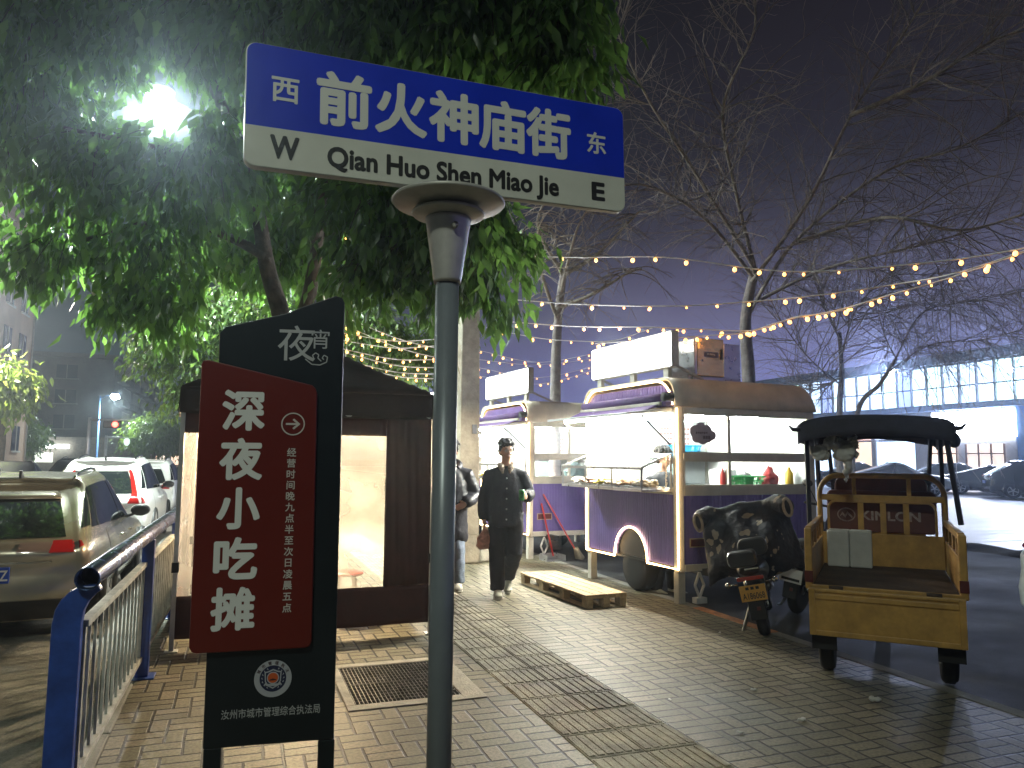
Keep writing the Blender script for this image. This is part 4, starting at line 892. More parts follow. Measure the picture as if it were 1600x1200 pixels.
def figure(label, loc, rz, legs, arms, coat, trouser, shoe, hem, long=False, collar=None, hood=None, turn=0.0, hands=(None, None), glasses=True, buttons=True, sleeve=.078, waist=.2):
    t = thing('person', label, 'person', loc, rz)
    mb = MB()
    mb.loft([(0, 0, .86), (0, 0, 1.0), (0, .0, 1.2), (0, .01, 1.38), (0, .015, 1.45)], [(.15, .10), (.14, .095), (.155, .10), (.16, .085), (.09, .06)], 16)
    mb.loft([(0, .018, 1.42), (0, .01, 1.50), (0, 0, 1.56)], [.062, .054, .055], 12)
    H = Matrix.Translation((0, -.012, 1.635)) @ Matrix.Rotation(turn, 4, 'Z')
    mb.sph((0, .012, .03), (.076, .094, .092), 18, 12, H); mb.sph((0, -.018, -.035), (.060, .066, .078), 16, 10, H); mb.sph((0, -.045, -.083), (.030, .028, .022), 12, 8, H)
    mb.loft([(0, -.082, .012), (0, -.098, -.012), (0, -.106, -.030)], [.009, .012, .016], 8, M=H)
    for s in (-1, 1):
        mb.sph((s*.076, .008, -.012), (.010, .022, .032), 10, 8, H); mb.sph((s*.030, -.070, -.026), (.022, .02, .02), 10, 7, H); mb.sph((s*.030, -.076, .022), (.024, .012, .008), 10, 7, H)
        mb.sph((s*.013, -.098, -.033), (.009, .009, .008), 8, 6, H)
    mb.sph((0, -.080, -.058), (.022, .012, .0065), 10, 6, H); mb.sph((0, -.078, -.068), (.02, .012, .0065), 10, 6, H)
    for (hip, kn, an, toe) in legs:
        mb.loft([hip, vec(*hip).lerp(vec(*kn), .5), kn, vec(*kn).lerp(vec(*an), .35), an], [.085, .075, .052, .055, .036], 12)
        mb.loft([vec(*an), vec(*an)-vec(0, 0, .03), vec(*toe)], [.036, .036, .025], 10)
    for (sh, el, wr, hd, nr, curl), hv in zip(arms, hands):
        mb.loft([sh, vec(*sh).lerp(vec(*el), .5), el, vec(*el).lerp(vec(*wr), .3), wr], [.052, .048, .040, .040, .027], 12)
        hand(mb, vec(*wr), vec(*hd), vec(*nr), curl)
    body = mb.organic('body', M_SKIN, t, .0072, 3)
    for s in (-1, 1):
        e = MB(); e.sph(tuple(H @ vec(s*.030, -.077, .004)), (.012, .008, .0075), 10, 7); ey = e.build('eye', mat('eye_white', (.75, .72, .7), .2, var=0), body)
        e = MB(); e.sph(tuple(H @ vec(s*.030, -.0815, .004)), (.0055, .005, .0058), 8, 6); e.build('iris', M_HAIR, ey)
        e = MB(); e.loft([H @ vec(s*.014, -.086, .024), H @ vec(s*.032, -.085, .029), H @ vec(s*.05, -.072, .024)], [.003, .0042, .0025], 6); e.build('eyebrow', M_HAIR, body)
    e = MB(); e.sph((0, -.089, -.0625), (.019, .004, .002), 10, 6, H); e.build('lips', mat('lip', (.34, .12, .10), .4, var=0), body)
    # hair: cap, sides and a full fringe of locks
    hb = MB(); rnd = random.Random(int(loc[0]*100)); hb.sph((0, .020, .066), (.082, .094, .088), 18, 12, H); hb.sph((0, .048, .01), (.079, .068, .085), 16, 10, H)
    for k in range(46):
        a = rnd.uniform(0, 2*pi); r = rnd.uniform(.3, 1); q = vec(.074*r*cos(a), .02+.085*r*sin(a), .150-.07*r*r)
        o = vec(cos(a)*.5, sin(a)*.5-.15, 0)*.05
        hb.loft([H @ q, H @ (q+o+vec(0, 0, .004)), H @ (q+o*1.7-vec(0, 0, .024))], [.017, .014, .005], 7)
    for k in range(11):
        x = -.062+.0124*k; hb.loft([H @ vec(x*.8, -.045, .118), H @ vec(x, -.078, .094), H @ vec(x*1.06+.006, -.084+abs(x)*.35, .070+rnd.uniform(-.016, .012))], [.014, .010, .004], 7)
    for s in (-1, 1): hb.loft([H @ vec(s*.076, -.01, .06), H @ vec(s*.082, -.02, .02), H @ vec(s*.080, -.02, -.01)], [.018, .013, .006], 7)
    hb.organic('hair', M_HAIR, t, .007, 1, .010, 55)
    if glasses:
        g = MB()
        for s in (-1, 1):
            g.loft([H @ vec(s*.031+.024*cos(a), -.094+.006*abs(cos(a)), .003+.019*sin(a)) for a in [2*pi*i/16 for i in range(17)]], .0016, 5, False)
            g.bar(H @ vec(s*.055, -.086, .006), H @ vec(s*.078, .0, .006), .003, .003)
        g.bar(H @ vec(-.008, -.098, .006), H @ vec(.008, -.098, .006), .003, .003); g.build('glasses', mat('glasses_wire', (.5, .47, .42), .3, metal=.9), t)
    # coat
    j = MB(); w_ = waist
    zs = [hem, hem+.05, (hem+1.3)/2, 1.26, 1.36, 1.425, 1.47]
    j.loft([(0, .0, z) for z in zs], [(w_+.01, .15), (w_+.02, .16), (w_+.015, .155), (w_, .145), (w_-.03, .12), (.115, .095), (.078, .08)], 26, ref=(1, 0, 0))
    for (sh, el, wr, hd, nr, c) in arms:
        sh, el, wr = vec(*sh), vec(*el), vec(*wr); k = sleeve/.078
        j.loft([sh*.45+vec(0, 0, 1.425)*.55, sh, sh.lerp(el, .5)+vec(0, .006, 0), el, el.lerp(wr, .45), wr-(wr-el)*.12, wr+(wr-el).normalized()*.012], [.062*k, .078*k, .078*k, .076*k, .075*k, .066*k, .050*k], 16)
    jo = j.organic('coat', coat, t, .013, 7, .010, 7)
    if collar:
        c = MB()
        c.loft([(.088*cos(a)+.0, .012+.082*sin(a), 1.475+.022*sin(a)) for a in [radians(-62+304*i/20) for i in range(21)]], [(.028, .018)]*21, 10, ref=(0, 0, 1))
        for s in (-1, 1): c.loft([(s*.06, -.05, 1.49), (s*.052, -.105, 1.445), (s*.04, -.142, 1.385)], [(.034, .016), (.038, .018), (.010, .012)], 10, ref=(1, 0, 0))
        c.organic('collar', collar, t, .008, 3, .004, 40)
    if hood:
        c = MB(); c.loft([(.115*cos(a), .03+.10*sin(a), 1.46+.05*sin(a)) for a in [radians(-50+280*i/20) for i in range(21)]], [(.05, .04)]*21, 10, ref=(0, 0, 1)); c.sph((0, .12, 1.42), (.13, .07, .11), 14, 9)
        c.organic('hood', hood, t, .012, 5, .006, 12)
    if buttons:
        for k in range(5):
            z = 1.33-.115*k
            if z > hem+.02: MB().cyl((.008, -.158-.010*min(1, k), z), (.008, -.178-.010*min(1, k), z), .0095, n=10).build('button', mat('button_pearl', (.7, .7, .68), .3, var=0), jo)
    q = MB()
    q.loft([(0, 0, hem+.12), (0, 0, .92), (0, 0, .84)], [(.165, .12), (.175, .125), (.15, .12)], 18)
    for (hip, kn, an, toe) in legs:
        hip, kn, an = vec(*hip), vec(*kn), vec(*an)
        q.loft([hip+vec(0, 0, .04), hip.lerp(kn, .45), kn, kn.lerp(an, .5), an-(an-kn).normalized()*-.0, an-vec(0, 0, .015)], [.108, .104, .092, .088, .083, .074], 16)
    q.organic('trousers', trouser, t, .012, 6, .009, 9)
    for (hip, kn, an, toe) in legs:
        an, toe = vec(*an), vec(*toe); d = (toe-an); d.z = 0; d = d.normalized(); sh = MB(); sz = toe.z
        base = vec(an.x, an.y, 0); hz = an.z-.085
        dz = (toe.z-.03)-hz
        def pt(f, z): return base+d*f+vec(0, 0, hz+z+dz*max(0, f)/.16)
        sh.loft([pt(-.075, .045), pt(-.03, .055), pt(.05, .052), pt(.12, .04), pt(.175, .032), pt(.195, .03)], [(.03, .04), (.043, .052), (.045, .046), (.050, .035), (.042, .028), (.018, .018)], 14, ref=(-d.y, d.x, 0))
        so = sh.organic('shoe', shoe, t, .009, 3)
        sl = MB(); sl.loft([pt(-.085, .01), pt(.0, .01), pt(.12, .008), pt(.2, .012)], [(.036, .014), (.046, .014), (.052, .014), (.028, .012)], 12, ref=(-d.y, d.x, 0)); sl.build('sole', mat('sole_pale', (.6, .57, .5), .6), so)
    return t
C_NAVY = mat('navy_fleece', (.005, .006, .013), .8, var=.3, scale=8, bump=.4, bscale=60); C_DENIM = mat('dark_denim', (.017, .020, .030), .75, var=.4, scale=5, bump=.3, bscale=70)
C_SHERPA = mat('sherpa', (.42, .34, .26), .9, var=.25, scale=50, bump=1, bscale=80); C_SNK = mat('sneaker', (.55, .54, .46), .6, var=.25, scale=14)
pm = G(789, 931)
face = atan2(-pm.x, pm.y)*-1
legsA = [((-.095, 0, .90), (-.10, -.06, .50), (-.085, -.09, .095), (-.075, -.25, .03)), ((.10, 0, .90), (.105, -.05, .50), (.03, .27, .17), (.03, .15, .045))]
armsA = [((-.185, .01, 1.365), (-.25, .04, 1.10), (-.245, -.03, .86), (.05, -.12, -1), (.9, -.1, 0), 1.0), ((.185, .01, 1.365), (.265, .03, 1.13), (.225, -.21, 1.13), (-.12, -1, .10), (-1, .1, -.1), .95)]
figure('young man in a dark fleece collared jacket walking with a bag and a can', (pm.x, pm.y+.0, 0), -face if False else radians(-19.5), legsA, armsA, C_NAVY, C_DENIM, C_SNK, .78, collar=C_SHERPA, turn=radians(22), waist=.182)
RM = Matrix.Translation((pm.x, pm.y, 0)) @ Matrix.Rotation(radians(-19.5), 4, 'Z')
cb = RM @ vec(.175, -.315, 1.09)
t = thing('drink_can', 'green drink can held in the left hand of the man in the fleece collared jacket', 'can', cb, 0)
mb = MB(); mb.lathe([(.024, 0), (.031, .006), (.032, .012), (.032, .108), (.026, .12), (.024, .12)], 24); mb.build('can_body', mat('green_can', (.05, .30, .08), .3, metal=.5, var=.9, scale=16), t); MB().lathe([(.0245, .1202), (.0, .119)], 20).build('lid', M_STL, t)
hb = RM @ vec(-.242, -.055, .76)
mb = MB(); mb.loft([(0, 0, .045), (0, 0, .0), (.01, 0, -.05), (.0, 0, -.12), (0, .0, -.20), (0, 0, -.225)], [(.012, .012), (.02, .02), (.045, .04), (.085, .06), (.095, .065), (.06, .045)], 14)
o = mb.organic('carrier_bag', mat('pink_plastic', (.55, .27, .20), .35, var=.35, scale=20), None, .008, 3, .016, 16); o.location = hb; tag(o, 'pinkish plastic carrier bag hanging from the hand of the walking man', 'bag')
pb = G(701, 921)
C_DOWN = mat('black_down', (.009, .010, .017), .5, var=.25, scale=6, bump=.5, bscale=12); C_JEAN = mat('pale_denim', (.22, .27, .36), .8, var=.3, scale=6, bump=.3, bscale=70)
legsB = [((-.09, 0, .9), (-.095, -.03, .5), (-.10, .06, .095), (-.10, -.1, .03)), ((.09, 0, .9), (.095, -.05, .5), (.11, -.06, .095), (.12, -.22, .03))]
armsB = [((-.2, .01, 1.36), (-.30, .07, 1.10), (-.19, -.13, 1.02), (1, -.2, -.5), (0, 1, 0), .5), ((.2, .01, 1.36), (.30, .07, 1.10), (.19, -.13, 1.02), (-1, -.2, -.5), (0, 1, 0), .5)]
figure('person in a long black down coat and pale jeans standing behind the street sign pole', (pb.x, pb.y, 0), radians(-16), legsB, armsB, C_DOWN, C_JEAN, C_SNK, .56, hood=C_DOWN, glasses=False, buttons=False, sleeve=.085, waist=.2)
# the stall keeper inside the nearest trailer, behind the end window
pv = TL(.36, .78, .0)
armsC = [((-.2, .01, 1.36), (-.27, -.02, 1.10), (-.14, -.26, 1.06), (.6, -1, -.1), (0, 0, -1), .6), ((.2, .01, 1.36), (.27, -.02, 1.10), (.14, -.26, 1.06), (-.6, -1, -.1), (0, 0, -1), .6)]
figure('stall keeper in a dark jacket seen inside the nearest food trailer through its end window', (pv.x, pv.y, -.06), radians(20), legsB, armsC, mat('slate_jacket', (.05, .055, .065), .8, var=.2), C_DENIM, C_SNK, .8, glasses=False, buttons=False)
# ================================================================== CARGO TRICYCLE
E6 = P(1381, 920, 5.16)
t = thing('cargo_tricycle', 'yellow electric cargo tricycle with its tailgate hanging down and a dark canvas canopy', 'tricycle', (E6.x, E6.y, 0), radians(-46)); t.scale = (.915, 1, 1)
M_YEL = mat('yellow_paint', (.54, .31, .08), .42, var=.22, scale=5, bump=.08, bscale=30, spec=.5); M_RST = mat('bed_floor', (.075, .05, .035), .7, var=.5, scale=5, bump=.5, bscale=25)
M_NAV = mat('navy_steel', (.016, .018, .034), .4, var=.2, metal=.2); M_TRP = mat('navy_tarp', (.035, .035, .055), .65, var=.25, scale=4, bump=.4, bscale=12); M_SEA = mat('maroon_seat', (.13, .042, .032), .55, var=.2, scale=4)
BW, BL, FZ = .525, 1.35, .67
MB().bb(-BW+.03, BW-.03, .03, BL-.03, FZ-.04, FZ).build('bed_floor', M_RST, t)
mb = MB(); mb.bb(-BW, BW, .0, .03, FZ-.05, FZ+.005); mb.bb(-.30, -.24, .0, 2.2, FZ-.12, FZ-.045).bb(.24, .30, .0, 2.2, FZ-.12, FZ-.045); mb.build('frame', M_YEL, t, bevel=.004)
for s in (-1, 1):
    mb = MB()
    mb.bb(s*BW-.018, s*BW+.018, .03, BL, FZ-.02, FZ+.24)
    sd = mb.build('side_board', M_YEL, t, bevel=.005)
    mb = MB(); mb.bb(s*BW-.027, s*BW+.027, .0, .07, FZ-.03, FZ+.40); mb.bb(s*BW-.024, s*BW+.024, .07, BL, FZ+.36, FZ+.41)
    for y in (.33, .62, .92, 1.2): mb.bb(s*BW-.014, s*BW+.014, y, y+.06, FZ+.241, FZ+.36)
    mb.build('side_rail', M_YEL, t, bevel=.01)
    MB().bb(s*BW-.03, s*BW+.03, -.006, .0, FZ+.02, FZ+.10).build('reflector', mat('reflector_red', (.12, .02, .016), .3), sd)
# hanging tailgate with a pressed panel
mb = MB(); mb.bb(-BW, BW, -.045, -.02, FZ-.335, FZ-.012); tg = mb.build('tailgate', M_YEL, t, bevel=.004)
mb = MB()
for z0, z1 in ((FZ-.335, FZ-.30), (FZ-.085, FZ-.05), (FZ-.036, FZ-.014)): mb.bb(-BW+.045, BW-.045, -.058, -.0455, z0, z1)
for s in (-1, 1): mb.bb(s*(BW-.022)-.022, s*(BW-.022)+.022, -.06, -.0455, FZ-.335, FZ-.014)
mb.build('pressed_rib', M_YEL, tg, bevel=.004)
for s in (-1, 1): MB().cyl((s*.33-.05, -.035, FZ-.002), (s*.33+.05, -.035, FZ-.002), .013, n=10).build('hinge', M_RST, tg)
# headboard
yb = BL-.02
MB().bb(-BW+.02, BW-.02, yb-.012, yb+.012, FZ, FZ+.27).build('headboard', M_YEL, t, bevel=.004)
mb = MB()
def arch(w, z0, z1, r, y, th):
    pts = [(-w, y, z0), (-w, y, z1-r)]+[(-w+r-r*cos(a), y, z1-r+r*sin(a)) for a in [pi/2*i/6 for i in range(1, 7)]]+[(w-r+r*sin(a), y, z1-r+r*cos(a)) for a in [pi/2*i/6 for i in range(0, 7)]]+[(w, y, z0)]
    mb.loft(pts, th, 8, smooth=True)
arch(BW, FZ, 1.43, .17, yb, (.024, .024)); arch(BW-.075, FZ+.27, 1.21, .07, yb-.005, (.013, .013))
mb.bb(-BW, BW, yb-.02, yb+.02, 1.215, 1.265)
for x in (-.17, .02, .21): mb.bb(x-.025, x+.025, yb-.01, yb+.01, FZ+.27, 1.215)
for x in (-.22, .24): mb.bb(x-.018, x+.018, yb-.01, yb+.01, 1.266, 1.41)
mb.build('head_rail', M_YEL, t, bevel=.004)
mb = MB(); mb.prism(rrect(.94, .36, .05), -.03, .03, Matrix.Translation((0, yb+.16, 1.12)) @ UP); sb = mb.build('seat_back', M_SEA, t, bevel=.015)
mb = MB(); Q = Matrix.Translation((0, yb+.128, 1.085)) @ UP; write(mb, 'KINLON', .08, 0, .095, Q, .03, wid=.50)
mb.loft([(-.30+.075*cos(a), .055*sin(a), .0) for a in [2*pi*i/28 for i in range(29)]], .006, 5, False, M=Q)
mb.prism([(-.36, -.02), (-.335, .025), (-.31, -.005), (-.29, .03), (-.245, -.015), (-.25, -.03), (-.29, .005), (-.31, -.03), (-.335, 0)], 0, .002, Q)
mb.build('lettering', mat('worn_white_print', (.42, .33, .30), .5, var=.3, scale=30), sb)
mb = MB(); mb.prism(rrect(.80, .36, .08), -.03, .03, Matrix.Translation((0, yb+.22, 1.24)) @ UP); mb.build('cushion', M_SEA, t, bevel=.015)
MB().bb(-.42, .42, yb+.2, yb+.62, .66, .78).build('seat', M_SEA, t, bevel=.03)
MB().bb(-.45, .45, yb+.05, yb+.66, .40, .655).build('battery_box', M_YEL, t, bevel=.01)
MB().bb(-.42, .42, yb+.66, yb+1.2, .36, .39).build('footwell', M_NAV, t, bevel=.005)
mb = MB(); mb.prism([(0, .36), (.08, .36), (.16, .95), (.12, 1.02), (.0, .98)], -.42, .42, Matrix.Translation((0, yb+1.15, 0)) @ Matrix(((0, 0, 1, 0), (1, 0, 0, 0), (0, 1, 0, 0), (0, 0, 0, 1)))); mb.build('front_shield', M_YEL, t, bevel=.02)
mb = MB(); mb.cyl((0, yb+1.15, .9), (0, yb+1.0, 1.12), .03); mb.loft([(-.36, yb+.85, 1.12), (-.2, yb+.98, 1.14), (.2, yb+.98, 1.14), (.36, yb+.85, 1.12)], .013, 8); mb.build('handlebar', M_NAV, t)
for s in (-1, 1):
    mb = MB(); mb.cyl((s*.3, yb+.92, 1.13), (s*.42, yb+.95, 1.34), .007, n=6); mb.sph((s*.43, yb+.94, 1.39), (.075, .025, .06)); mb.build('mirror', M_NAV, t)
# canopy
for x0, y0, z0, x1, y1 in ((-.56, .62, FZ+.30, -.57, .66), (.58, .62, FZ+.42, .50, .66), (-.52, yb+.1, .8, -.55, yb+.12), (.52, yb+.1, .8, .52, yb+.12), (-.44, yb+1.2, .95, -.50, yb+1.05), (.44, yb+1.2, .95, .50, yb+1.05)):
    MB().bar((x0, y0, z0), (x1, y1, 1.80), .036, .036).build('canopy_post', M_NAV, t, bevel=.006)
def tarp(u, v):
    x = -.625+1.18*u; y = .50+2.05*v; h = 1.83+.10*(1-(2*u-1)**2)**.5*.8-.004*sin(pi*v*4)*(1-(2*u-1)**2)-.02*v+.004*sin(u*7+v*5)
    return (x, y, h)
mb = MB(); mb.grid(tarp, 26, 20); 
def skirt(pf, nu, d0):
    mb.grid(lambda u, v: (lambda p: (p[0]+.006*sin(u*13)*v, p[1]-.006*cos(u*11)*v, p[2]-v*(d0+.006*sin(u*9)+.003*sin(u*23))))(pf(u)), nu, 4)
skirt(lambda u: tarp(u, 0), 40, .15); skirt(lambda u: tarp(0, u), 40, .13); skirt(lambda u: tarp(1, u), 40, .13); skirt(lambda u: tarp(u, 1), 40, .12)
cn = mb.build('canopy', M_TRP, t, solid=.008)
mb = MB(); mb.bb(-.58, .58, .64, .68, 1.775, 1.805).bb(-.58, .58, yb+1.03, yb+1.07, 1.775, 1.80); mb.build('canopy_frame', M_NAV, t)
for s in (-1, 1): mb = MB(); mb.loft([(s*.58-.03, .50, 1.80), (s*.63-.03, .46, 1.80), (s*.66-.03, .44, 1.83)], [.02, .016, .008], 8); mb.build('tie', M_TRP, cn)
MB().add([(-.46, yb+1.22, 1.0), (.46, yb+1.22, 1.0), (.5, yb+1.07, 1.77), (-.5, yb+1.07, 1.77)], [(0, 1, 2, 3)]).build('windscreen', glass('dusty_screen', diffuse=.12), t)
mb = MB(); mb.bar((-.44, yb+1.21, 1.0), (.44, yb+1.21, 1.0), .03, .03); mb.build('screen_frame', M_NAV, t)
mb = MB(); mb.sph((.57, .75, 1.72), (.05, .06, .06)); mb.build('work_lamp', M_NAV, t)
# wheels
for x, y in ((-.43, .42), (.43, .42), (0, 2.55)):
    Q = Matrix.Translation((x, y, .27)) @ Matrix.Rotation(pi/2, 4, 'Y')
    mb = MB(); mb.lathe([(.17, -.05), (.25, -.055), (.27, -.03), (.27, .03), (.25, .055), (.17, .05)], 26, Q); wl = mb.build('wheel', M_TYRE, t)
    MB().lathe([(.17, -.04), (.15, -.01), (.04, -.03), (.04, .03), (.15, .01), (.17, .04)], 20, Q).build('rim', M_RIM, wl)
MB().cyl((-.4, .42, .27), (.4, .42, .27), .035).build('axle', M_NAV, t)
for s in (-1, 1): MB().bb(s*.43-.09, s*.43+.09, .05, .06, .22, FZ-.06).build('mudflap', M_TYRE, t)
def TR(x, y, z): return Vector((E6.x, E6.y, 0))+Matrix.Rotation(radians(-46), 3, 'Z') @ Vector((x*.915, y, z))
M_FOA = mat('white_foam', (.66, .66, .64), .8, var=.08, bump=.3)
for x, lab in ((-.36, 'white foam box at the corner of the yellow cargo bed'), (-.175, 'white foam box in the yellow cargo bed, second one from the corner')):
    o = tag(MB().bb(-.085, .085, -.10, .10, 0, .30).build('foam_box', M_FOA, bevel=.012), lab, 'box', 'foam boxes in the cargo bed'); o.location = TR(x, yb-.13, FZ+.002); o.rotation_euler = (0, 0, radians(-46+random.uniform(-3, 3)))
mb = MB(); rnd = random.Random(4)
for k in range(12): mb.sph((rnd.uniform(-.16, .16), rnd.uniform(-.06, .06), rnd.uniform(-.1, .03)), (.06, .05, .06), 10, 7)
mb.loft([(.08, 0, -.05), (.11, 0, -.18), (.08, .01, -.28)], [.05, .035, .015], 8)
o = mb.organic('plastic_bag', mat('white_plastic', (.68, .68, .66), .4, var=.15), None, .014, 3, .05, 9); o.location = TR(-.36, .78, 1.68); o.rotation_euler = (0, 0, radians(-46)); tag(o, 'crumpled white plastic bags stuffed under the canopy of the cargo tricycle', 'bag')
# ================================================================== SCOOTERS
M_SB2 = mat('scooter_black', (.014, .014, .016), .3, var=.15, coat=.5); M_QLT = None
def quilt_mat():
    m = bpy.data.materials.new('quilt_cloth'); m.use_nodes = True; t = m.node_tree; b = t.nodes['Principled BSDF']; L = t.links.new
    tcn = N(t, 'ShaderNodeTexCoord'); n1 = N(t, 'ShaderNodeTexNoise'); n1.inputs['Scale'].default_value = 6.5; n1.inputs['Detail'].default_value = 2; L(tcn.outputs['Object'], n1.inputs['Vector'])
    r = ramp(t, n1.outputs['Fac'], [(.635, (.010, .011, .020)), (.648, (.34, .27, .20))]); L(r.outputs[0], b.inputs['Base Color']); b.inputs['Roughness'].default_value = .6
    n2 = N(t, 'ShaderNodeTexNoise'); n2.inputs['Scale'].default_value = 14; L(tcn.outputs['Object'], n2.inputs['Vector']); bp = N(t, 'ShaderNodeBump'); bp.inputs['Strength'].default_value = .6; bp.inputs['Distance'].default_value = .03; L(n2.outputs['Fac'], bp.inputs['Height']); L(bp.outputs[0], b.inputs['Normal'])
    return m
def scooter(label, loc, rz, lean, paint, quilt=False, plate=None, box=True):
    t = thing('scooter', label, 'scooter', loc, 0, None, (0, lean, rz))
    for y, nm in ((0, 'wheel'), (1.22, 'wheel')):
        Q = Matrix.Translation((0, y, .245)) @ Matrix.Rotation(pi/2, 4, 'Y')
        mb = MB(); mb.lathe([(.155, -.035), (.225, -.045), (.245, -.02), (.245, .02), (.225, .045), (.155, .035)], 28, Q); wl = mb.build(nm, M_TYRE, t)
        mb = MB(); mb.lathe([(.16, -.03), (.145, -.02), (.145, .02), (.16, .03)], 24, Q); mb.lathe([(0, -.05), (.05, -.045), (.05, .045), (0, .05)], 16, Q)
        for i in range(6): mb.bar((.04*cos(i*pi/3), .04*sin(i*pi/3), 0), (.15*cos(i*pi/3), .15*sin(i*pi/3), 0), .03, .02, Q)
        mb.build('rim', M_RIM, wl)
    mb = MB(); mb.loft([(0, .27*-cos(a), .245+.285*sin(a)) for a in [radians(8+120*i/10) for i in range(11)]], [(.012, .075)]*11, 8, ref=(0, 0, 1)); mb.build('mudguard', M_SB2, t)
    mb = MB(); mb.loft([(0, 1.22+.27*cos(a), .245+.27*sin(a)) for a in [radians(20+130*i/10) for i in range(11)]], [(.012, .06)]*11, 8, ref=(0, 0, 1)); mb.build('mudguard', paint, t)
    mb = MB(); mb.loft([(0, -.18, .60), (0, .05, .585), (0, .35, .54), (0, .55, .48)], [(.10, .05), (.13, .09), (.15, .13), (.12, .11)], 14, ref=(1, 0, 0)); mb.loft([(0, .45, .36), (0, .7, .30), (0, .98, .32)], [(.13, .09), (.14, .04), (.13, .05)], 12, ref=(1, 0, 0)); mb.loft([(0, .98, .30), (0, 1.02, .6), (0, .96, .92)], [(.15, .05), (.17, .055), (.12, .05)], 14, ref=(1, 0, 0))
    mb.organic('body_shell', paint, t, .018, 6)
    mb = MB(); mb.loft([(0, -.10, .70), (0, .1, .715), (0, .35, .70), (0, .58, .69)], [(.10, .035), (.13, .045), (.12, .045), (.09, .035)], 14, ref=(1, 0, 0)); mb.build('seat', M_TRIM, t)
    for s in (-1, 1): MB().bar((s*.07, -.0, .25), (s*.08, .12, .56), .03, .03).build('shock', M_CHR, t)
    MB().bar((.0, -.02, .26), (0, .5, .34), .16, .05).build('swing_arm', M_SB2, t)
    mb = MB(); mb.cyl((0, .98, .85), (0, .92, 1.03), .025); mb.loft([(-.33, .80, 1.05), (-.15, .92, 1.04), (.15, .92, 1.04), (.33, .80, 1.05)], .014, 8); mb.build('handlebar', M_SB2, t)
    for s in (-1, 1): MB().bar((s*.045, 1.05, .75), (s*.055, 1.22, .245), .03, .03).build('fork', M_SB2, t)
    for s in (-1, 1) if not quilt else (): mb = MB(); mb.cyl((s*.22, .9, 1.05), (s*.34, .92, 1.22), .006, n=6); mb.sph((s*.36, .915, 1.26), (.06, .018, .045)); mb.build('mirror', M_SB2, t)
    mb = MB(); mb.sph((0, 1.1, .88), (.10, .06, .08)); mb.build('headlamp', M_LCLR, t)
    if box:
        mb = MB(); mb.prism(rrect(.25, .14, .045), -.075, .075, Matrix.Translation((-.03, -.26, .715)) @ UP); bx = mb.build('tail_box', M_SB2, t, bevel=.02)
        mb = MB(); mb.prism(rrect(.26, .16, .07), -.03, .03, Matrix.Translation((.07, -.12, .79)) @ UP); mb.build('back_rest', M_TRIM, t, bevel=.02)
        MB().bb(-.03, .09, -.30, -.29, .615, .632).build('badge', M_CHR, t, bevel=.003)
    mb = MB(); mb.prism(rrect(.23, .035, .015), -.02, .02, Matrix.Translation((0, -.30, .545)) @ UP); mb.build('tail_lamp', mat('scooter_red', (.30, .02, .01), .25, var=0, coat=.5), t, bevel=.006)
    for s in (-1, 1):
        mb = MB(); mb.cyl((s*.12, -.27, .50), (s*.19, -.27, .505), .008, n=6); mb.sph((s*.20, -.275, .505), (.026, .03, .026)); mb.build('indicator', M_CHR if True else M_LCLR, t)
    mb = MB(); mb.bb(-.11, .11, -.325, -.319, .355, .49); pl = mb.build('number_plate', mat('plate_'+('yellow' if plate else 'white'), (.62, .33, .06) if plate else (.62, .60, .72), .4, var=.1), t, bevel=.002)
    if plate:
        mb = MB(); Q = Matrix.Translation((0, -.3265, 0)) @ UP; write(mb, plate, 0, .40, .066, Q, .012, wid=.185)
        for k in range(3): mb.bb(-.058+k*.043, -.03+k*.043, -.3275, -.326, .452, .476)
        mb.build('lettering', M_TRIM, pl)
    else: MB().bb(-.09, .09, -.328, -.3255, .375, .40).build('plate_band', M_SB2, pl)
    mb = MB(); mb.bb(-.07, .07, -.30, -.28, .19, .35); mb.build('mud_flap', M_TYRE, t, bevel=.006); MB().bb(.0, .03, -.308, -.301, .27, .30).build('flap_reflector', MATS['reflector_red'], t)
    mb = MB(); mb.bar((-.07, .18, .28), (-.21, .10, .015), .024, .024); mb.bar((-.21, .16, .02), (-.21, .03, .02), .02, .02); mb.build('side_stand', M_STL, t)
    if quilt:
        mb = MB()
        def q(u, v):
            x = -.42+.84*u; e = abs(2*u-1)
            y = .80-.30*sin(pi*v*.9)*(1-e**2)+.03*sin(x*20); z = 1.09-.06*e-v*(.66-.05*sin(u*9))
            return (x*(1+.18*v), y+.03*sin(v*9+x*8), z)
        n = 14
        vs, fs = [], []
        for off in (0, .05):
            for i in range(n+1):
                for j in range(n+1): p = q(i/n, j/n); vs.append((p[0], p[1]+off, p[2]))
        K = (n+1)**2
        for i in range(n):
            for j in range(n):
                a = i*(n+1)+j; fs += [(a, a+1, a+n+2, a+n+1), (a+K, a+n+1+K, a+n+2+K, a+1+K)]
        for i in range(n):
            for (a, b) in ((i, i+1), (n*(n+1)+i+1, n*(n+1)+i), ((i+1)*(n+1), i*(n+1)), (i*(n+1)+n, (i+1)*(n+1)+n)): fs.append((a, b, b+K, a+K)[::-1])
        mb.add(vs, fs)
        for s in (-1, 1): mb.loft([(s*.22, .86, 1.06), (s*.33, .80, 1.08), (s*.40, .70, 1.07), (s*.43, .60, 1.04)], [(.06, .07), (.085, .095), (.085, .095), (.07, .08)], 14)
        mb.loft([(-.3, .84, 1.07), (0, .88, 1.10), (.3, .84, 1.07)], [.05, .06, .05], 10)
        mb.organic('wind_quilt', quilt_mat(), t, .014, 4, .012, 7)
